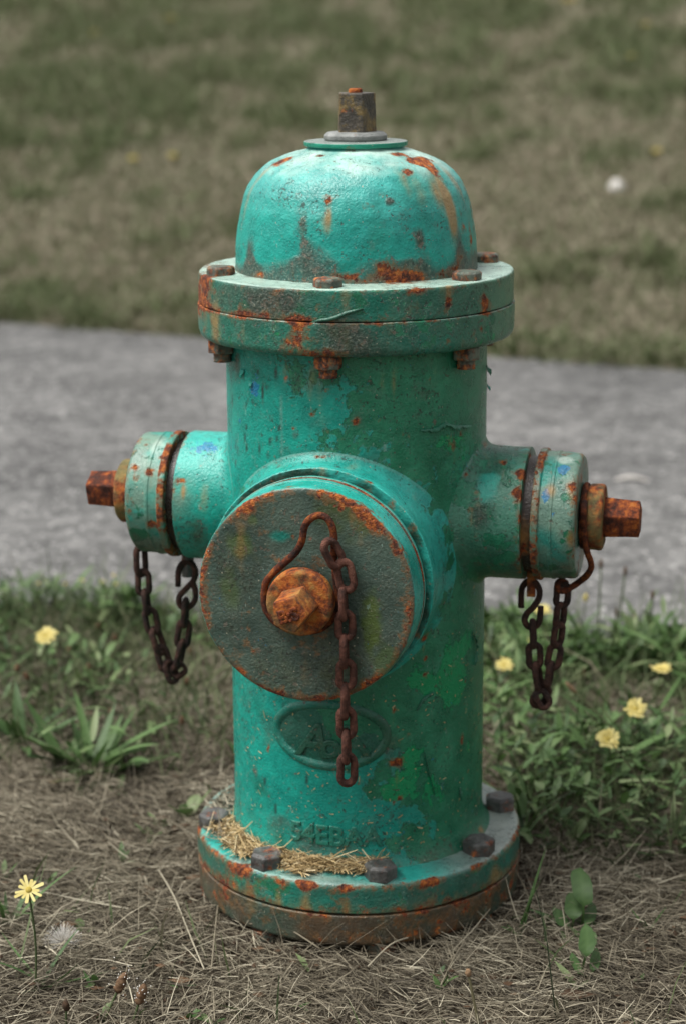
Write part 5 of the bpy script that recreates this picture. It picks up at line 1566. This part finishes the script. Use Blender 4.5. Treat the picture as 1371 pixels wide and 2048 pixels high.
# fluffy seed clock
def fluff(px, r, n, label):
    x, y, _ = on_z(*px)
    org = np.array((x, y, gz(x, y)))
    B, D = [], []
    for k in range(n):
        d = np.array((rnd.gauss(0, 1), rnd.gauss(0, 1), abs(rnd.gauss(0.2, .8)))); d /= np.linalg.norm(d)
        B.append(org + np.array((0, 0, r * .55)) + d * r * 0.15); D.append(d)
    D = np.array(D)
    V, F = blades(np.array(B) - org, np.arctan2(D[:, 1], D[:, 0]), np.arcsin(np.clip(D[:, 2], -1, 1)), np.full(n, r) * RNG.uniform(.6, 1.1, n), np.full(n, r * 0.022), RNG.normal(0, .3, n), 0.9)
    e = empty('seed_clock', tuple(org), label, 'seed head')
    mesh_np('fluff', V, [F], MAT_FLUFF, e, True, {'tint': np.repeat(RNG.uniform(0, 1, n), 6)})
    V, F = lathe_np([(0, 0.0005), (0.002, r * .18), (r * .5, r * .22), (r * .7, 0.0004)], (0, 0, 0), (0, 0, 1), 10, 0.003)
    mesh_np('core', V, [F], MAT_SEED, e, True, {'tint': np.full(len(V), .4)})
fluff((127, 1898), 0.017, 420, 'white fluffy seed clock lying on the thatch near the lowest yellow flower')
# specks on the far lawn and litter on the path
def lawn_pt(px, py):
    o, v_ = ray(px, py)
    s = 3.0
    while s < 60:
        p = o + v_ * s
        if p[2] < gz(p[0], p[1]) + 0.01: return p
        s += 0.02
    return o + v_ * 20
p = lawn_pt(1232, 384)
V, F = lathe_np([(-0.004, 0.002), (0.0, 0.02), (0.014, 0.030), (0.032, 0.025), (0.042, 0.003)], p, (0, 0, 1), 18, 0.008, 0.006)
V = V + norms(V, F) * (fbm(V, 40, 3, 4) * 0.008)[:, None]
o = mesh_np('white_puffball', V, [F], MAT_FLUFF, None, True, {'tint': np.clip(.7 + fbm(V, 60, 3, 3), 0, 1)})
tag(o, 'blurred round white puffball on the lawn at upper right', 'mushroom')
def lawn_tuft(px, r, h, n, tint, label):
    p = lawn_pt(*px)
    a = RNG.uniform(0, 2 * np.pi, n); q = r * np.sqrt(RNG.uniform(0, 1, n))
    X_, Y_ = p[0] + q * np.cos(a), p[1] + 0.8 * q * np.sin(a)
    B_ = np.stack([X_ - p[0], Y_ - p[1], ground_z(X_, Y_) - p[2]], 1)
    V, F = blades(B_, RNG.uniform(0, 2 * np.pi, n), RNG.uniform(0.6, 1.45, n), h * RNG.uniform(.5, 1.1, n), RNG.uniform(.006, .011, n), RNG.normal(-.5, .4, n), .15)
    o = mesh_np('grass_tuft', V, [F], MAT_GRASS, None, True, {'tint': np.repeat(np.clip(RNG.normal(tint, .07, n), 0, .66), 6)})
    o.location = p
    tag(o, label, 'grass tuft', 'blurred green tufts on the far lawn')
for q, r_, h_, n_, t_, lab in (((78, 400), .10, .09, 150, .50, 'blurred green tuft on the lawn near the left border, level with the dome'), ((320, 492), .09, .09, 120, .52, 'blurred green tuft on the lawn between left border and dome'), ((235, 290), .20, .09, 240, .46, 'wide green tuft on the lawn left of the dome top'),
        ((1112, 565), .09, .11, 150, .53, 'bright green tuft on the lawn just right of the upper flange'), ((1305, 535), .09, .11, 150, .53, 'bright green tuft on the lawn near the right border'), ((1190, 522), .05, .07, 70, .50, 'small green tuft between two larger ones right of the upper flange'),
        ((950, 322), .10, .08, 110, .48, 'green tuft on the lawn right of the dome crown'), ((55, 590), .08, .08, 110, .52, 'green tuft on the lawn near the left border just above the path'), ((335, 625), .14, .09, 240, .54, 'leafy bright tuft at the path edge left of the upper flange'),
        ((200, 655), .11, .07, 170, .50, 'low green tuft at the far path edge, left of the leafy bright one'), ((1050, 700), .12, .08, 180, .48, 'green tuft at the far path edge right of the barrel'), ((1300, 715), .13, .08, 180, .50, 'green tuft at the far path edge near the right border'), ((925, 122), .26, .09, 200, .44, 'dark green tuft on the lawn at the top right of the nut')):
    lawn_tuft(q, r_, h_, n_, t_, lab)
def lawn_flower(px, size, label):
    p = lawn_pt(*px)
    V, F = lathe_np([(0.0, 0.0015), (0.035, 0.0015), (0.037, size * .7), (0.044, size), (0.050, size * .5), (0.051, 0.001)], p, (0, 0, 1), 10, 0.02)
    T = np.where(V[:, 2] > p[2] + 0.033, 0.3, 0.0)
    o = mesh_np('lawn_flower', V, [F], MAT_PETAL, None, True, {'tint': T})
    tag(o, label, 'flower', 'yellow flowers dotted over the far lawn')
for q, sz, lab in (((1137, 14), .05, 'largest yellow dot on the lawn at the top right border'), ((340, 50), .04, 'blurred yellow dot near the top left of the lawn'), ((268, 338), .022, 'blurred yellow dot on the lawn left of the dome, left one of two'), ((347, 333), .02, 'blurred yellow dot on the lawn left of the dome, right one of two'), ((1290, 65), .03, 'yellow dot at the upper right of the lawn, below the largest'), ((1262, 130), .03, 'faint yellow dot on the lawn at right, second below the largest'), ((1312, 325), .02, 'faint yellow dot on the lawn above the white puffball'), ((190, 80), .03, 'faint yellow dot at the upper left border of the lawn')):
    lawn_flower(q, sz, lab)
x, y, _ = on_z(1262, 966, 0.012)
V, F = [], []
for k in range(7):
    t = k / 6 - 0.5
    for s in (-1, 0, 1):
        V.append((x + t * 0.062, y + t * -0.008 + s * 0.011 * math.cos(t * 2.4), 0.018 + 0.004 * math.cos(t * 5) + 0.003 * abs(s)))
for k in range(6):
    for s in range(2):
        a = k * 3 + s
        F.append((a, a + 3, a + 4, a + 1))
o = mesh_np('pale_leaf', V, [np.array(F)], MAT_FLUFF, None, True, {'tint': np.full(len(V), .3)})
tag(o, 'pale dry leaf lying on the asphalt path right of the hydrant', 'leaf')

# long straws lying on the thatch
for pts, lab in ((((318, 1762), (350, 1830), (385, 1910), (410, 1978)), 'long pale straw lying on the thatch left of the base plate'), (((438, 1822), (432, 1900), (424, 1965)), 'grey dry twig standing against the left front of the base plate'),
                 (((110, 2010), (250, 2000), (400, 2006)), 'dark thin twig lying along the lower left ground'), (((500, 1878), (560, 1890), (640, 1925)), 'tan straw leaning out below the front of the base plate'), (((820, 1903), (780, 1930), (735, 1960)), 'pale straw crossing below the front of the base plate'),
                 (((930, 1910), (905, 1960), (880, 2000)), 'thin straw leaning below the right front of the base plate')):
    P = []
    for k, q in enumerate(pts):
        x, y, _ = on_z(*q)
        P.append((x, y, gz(x, y) + 0.016 + (0.006 if k % 2 else 0)))
    P = catmull(P, 5)
    org = P[0]
    V, Fs = tube_np(P - org, 0.0008, 6)
    dark = 'dark' in lab
    o = mesh_np('dry_twig' if 'twig' in lab else 'long_straw', V, Fs, MAT_STRAW, None, True, {'tint': np.full(len(V), 0.1 if dark else 0.85 if 'pale' in lab else .55)})
    o.location = org
    tag(o, lab, 'twig' if 'twig' in lab else 'straw')

# golden clippings heaped on the base flange and stuck to the barrel
def heap(th_a, th_b, n, dens):
    B, az, pit, L = [], [], [], []
    while len(B) < n:
        th = math.radians(rnd.uniform(th_a, th_b))
        q = rnd.random() ** 0.7
        r = RB + 0.004 + (0.150 - RB) * rnd.random() * dens(math.degrees(th))
        h = 0.010 * (1 - (r - RB) / 0.028) * rnd.random()
        B.append((r * math.sin(th), -r * math.cos(th), ZO + 0.0035 + max(h, 0)))
        az.append(th + rnd.gauss(0, 0.7) + (math.pi if rnd.random() < .5 else 0)); pit.append(rnd.gauss(0.05, .2)); L.append(min(.034, rnd.lognormvariate(-4.4, .5)))
    return np.array(B), np.array(az), np.array(pit), np.array(L)
B, az, pit, L = heap(-80, 10, 3600, lambda d: (1.05 if d < -18 else (0.85 if d < 0 else 0.6)) * (0.75 + 0.35 * math.sin(d * 0.35) * math.sin(d * 0.13 + 1)))
n = len(B)
V, F = blades(B - np.cos(az)[:, None] * np.array((0.5, 0, 0)) * L[:, None] - np.sin(az)[:, None] * np.array((0, 0.5, 0)) * L[:, None], az, pit, L, RNG.uniform(.0006, .0013, n), RNG.normal(0, .3, n), .7)
rr = np.hypot(V[:, 0], V[:, 1]); 
sc_ = np.where(rr < RB + 0.0015, (RB + 0.0015) / rr, 1.0); V[:, 0] *= sc_; V[:, 1] *= sc_
V[:, 2] = np.maximum(V[:, 2], ZO + 0.0022)
o = mesh_np('grass_clippings', V, [F], MAT_GOLD, None, True, {'tint': np.repeat(np.clip(RNG.normal(.58, .25, n), 0, 1), 6)})
tag(o, 'golden dry grass clippings heaped on the base flange left of its front', 'grass clippings', kind='stuff')
B, az, pit, L = heap(-125, -60, 700, lambda d: 1.0)
n = len(B)
V, F = blades(B, az, pit, L, RNG.uniform(.0006, .0013, n), RNG.normal(0, .3, n), .7)
rr = np.hypot(V[:, 0], V[:, 1]); sc_ = np.where(rr < RB + 0.0015, (RB + 0.0015) / rr, 1.0); V[:, 0] *= sc_; V[:, 1] *= sc_
V[:, 2] = np.maximum(V[:, 2], ZO + 0.0022)
o = mesh_np('grass_clippings', V, [F], MAT_STRAW, None, True, {'tint': np.repeat(np.clip(RNG.normal(.65, .2, n), 0, 1), 6)})
tag(o, 'greyish dry clippings on the far left of the base flange behind the bolt', 'grass clippings', kind='stuff')
# bits stuck on the painted iron
n = 560
th = RNG.uniform(-1.45, 1.45, n); z_ = ZO + RNG.uniform(0.015, 0.27, n) ** 1.0
keep = RNG.uniform(0, 1, n) < np.where(z_ < ZO + 0.17, 0.95, 0.4)
th, z_ = th[keep], z_[keep]; n = len(th)
ln = RNG.lognormal(-6.15, 0.55, n); a = RNG.uniform(0, np.pi, n); wd = RNG.uniform(.00025, .00055, n)
V = []
for t_, zz, l_, aa, w_ in zip(th, z_, ln, a, wd):
    for (s, q) in ((-1, -1), (1, -1), (1, 1), (-1, 1)):
        xx = s * l_ * .5 * math.cos(aa) - q * w_ * math.sin(aa); yy = s * l_ * .5 * math.sin(aa) + q * w_ * math.cos(aa)
        r = RB + 0.0011 + (0.0006 if s > 0 else 0)
        V.append((r * math.sin(t_ + xx / RB), -r * math.cos(t_ + xx / RB), zz + yy))
F = np.arange(4 * n).reshape(-1, 4)
o = mesh_np('grass_clippings', V, [F], MAT_GOLD, None, True, {'tint': np.repeat(RNG.uniform(.5, 1, n), 4)})
tag(o, 'tiny pale grass cuttings stuck on the lower barrel', 'grass clippings', kind='stuff')
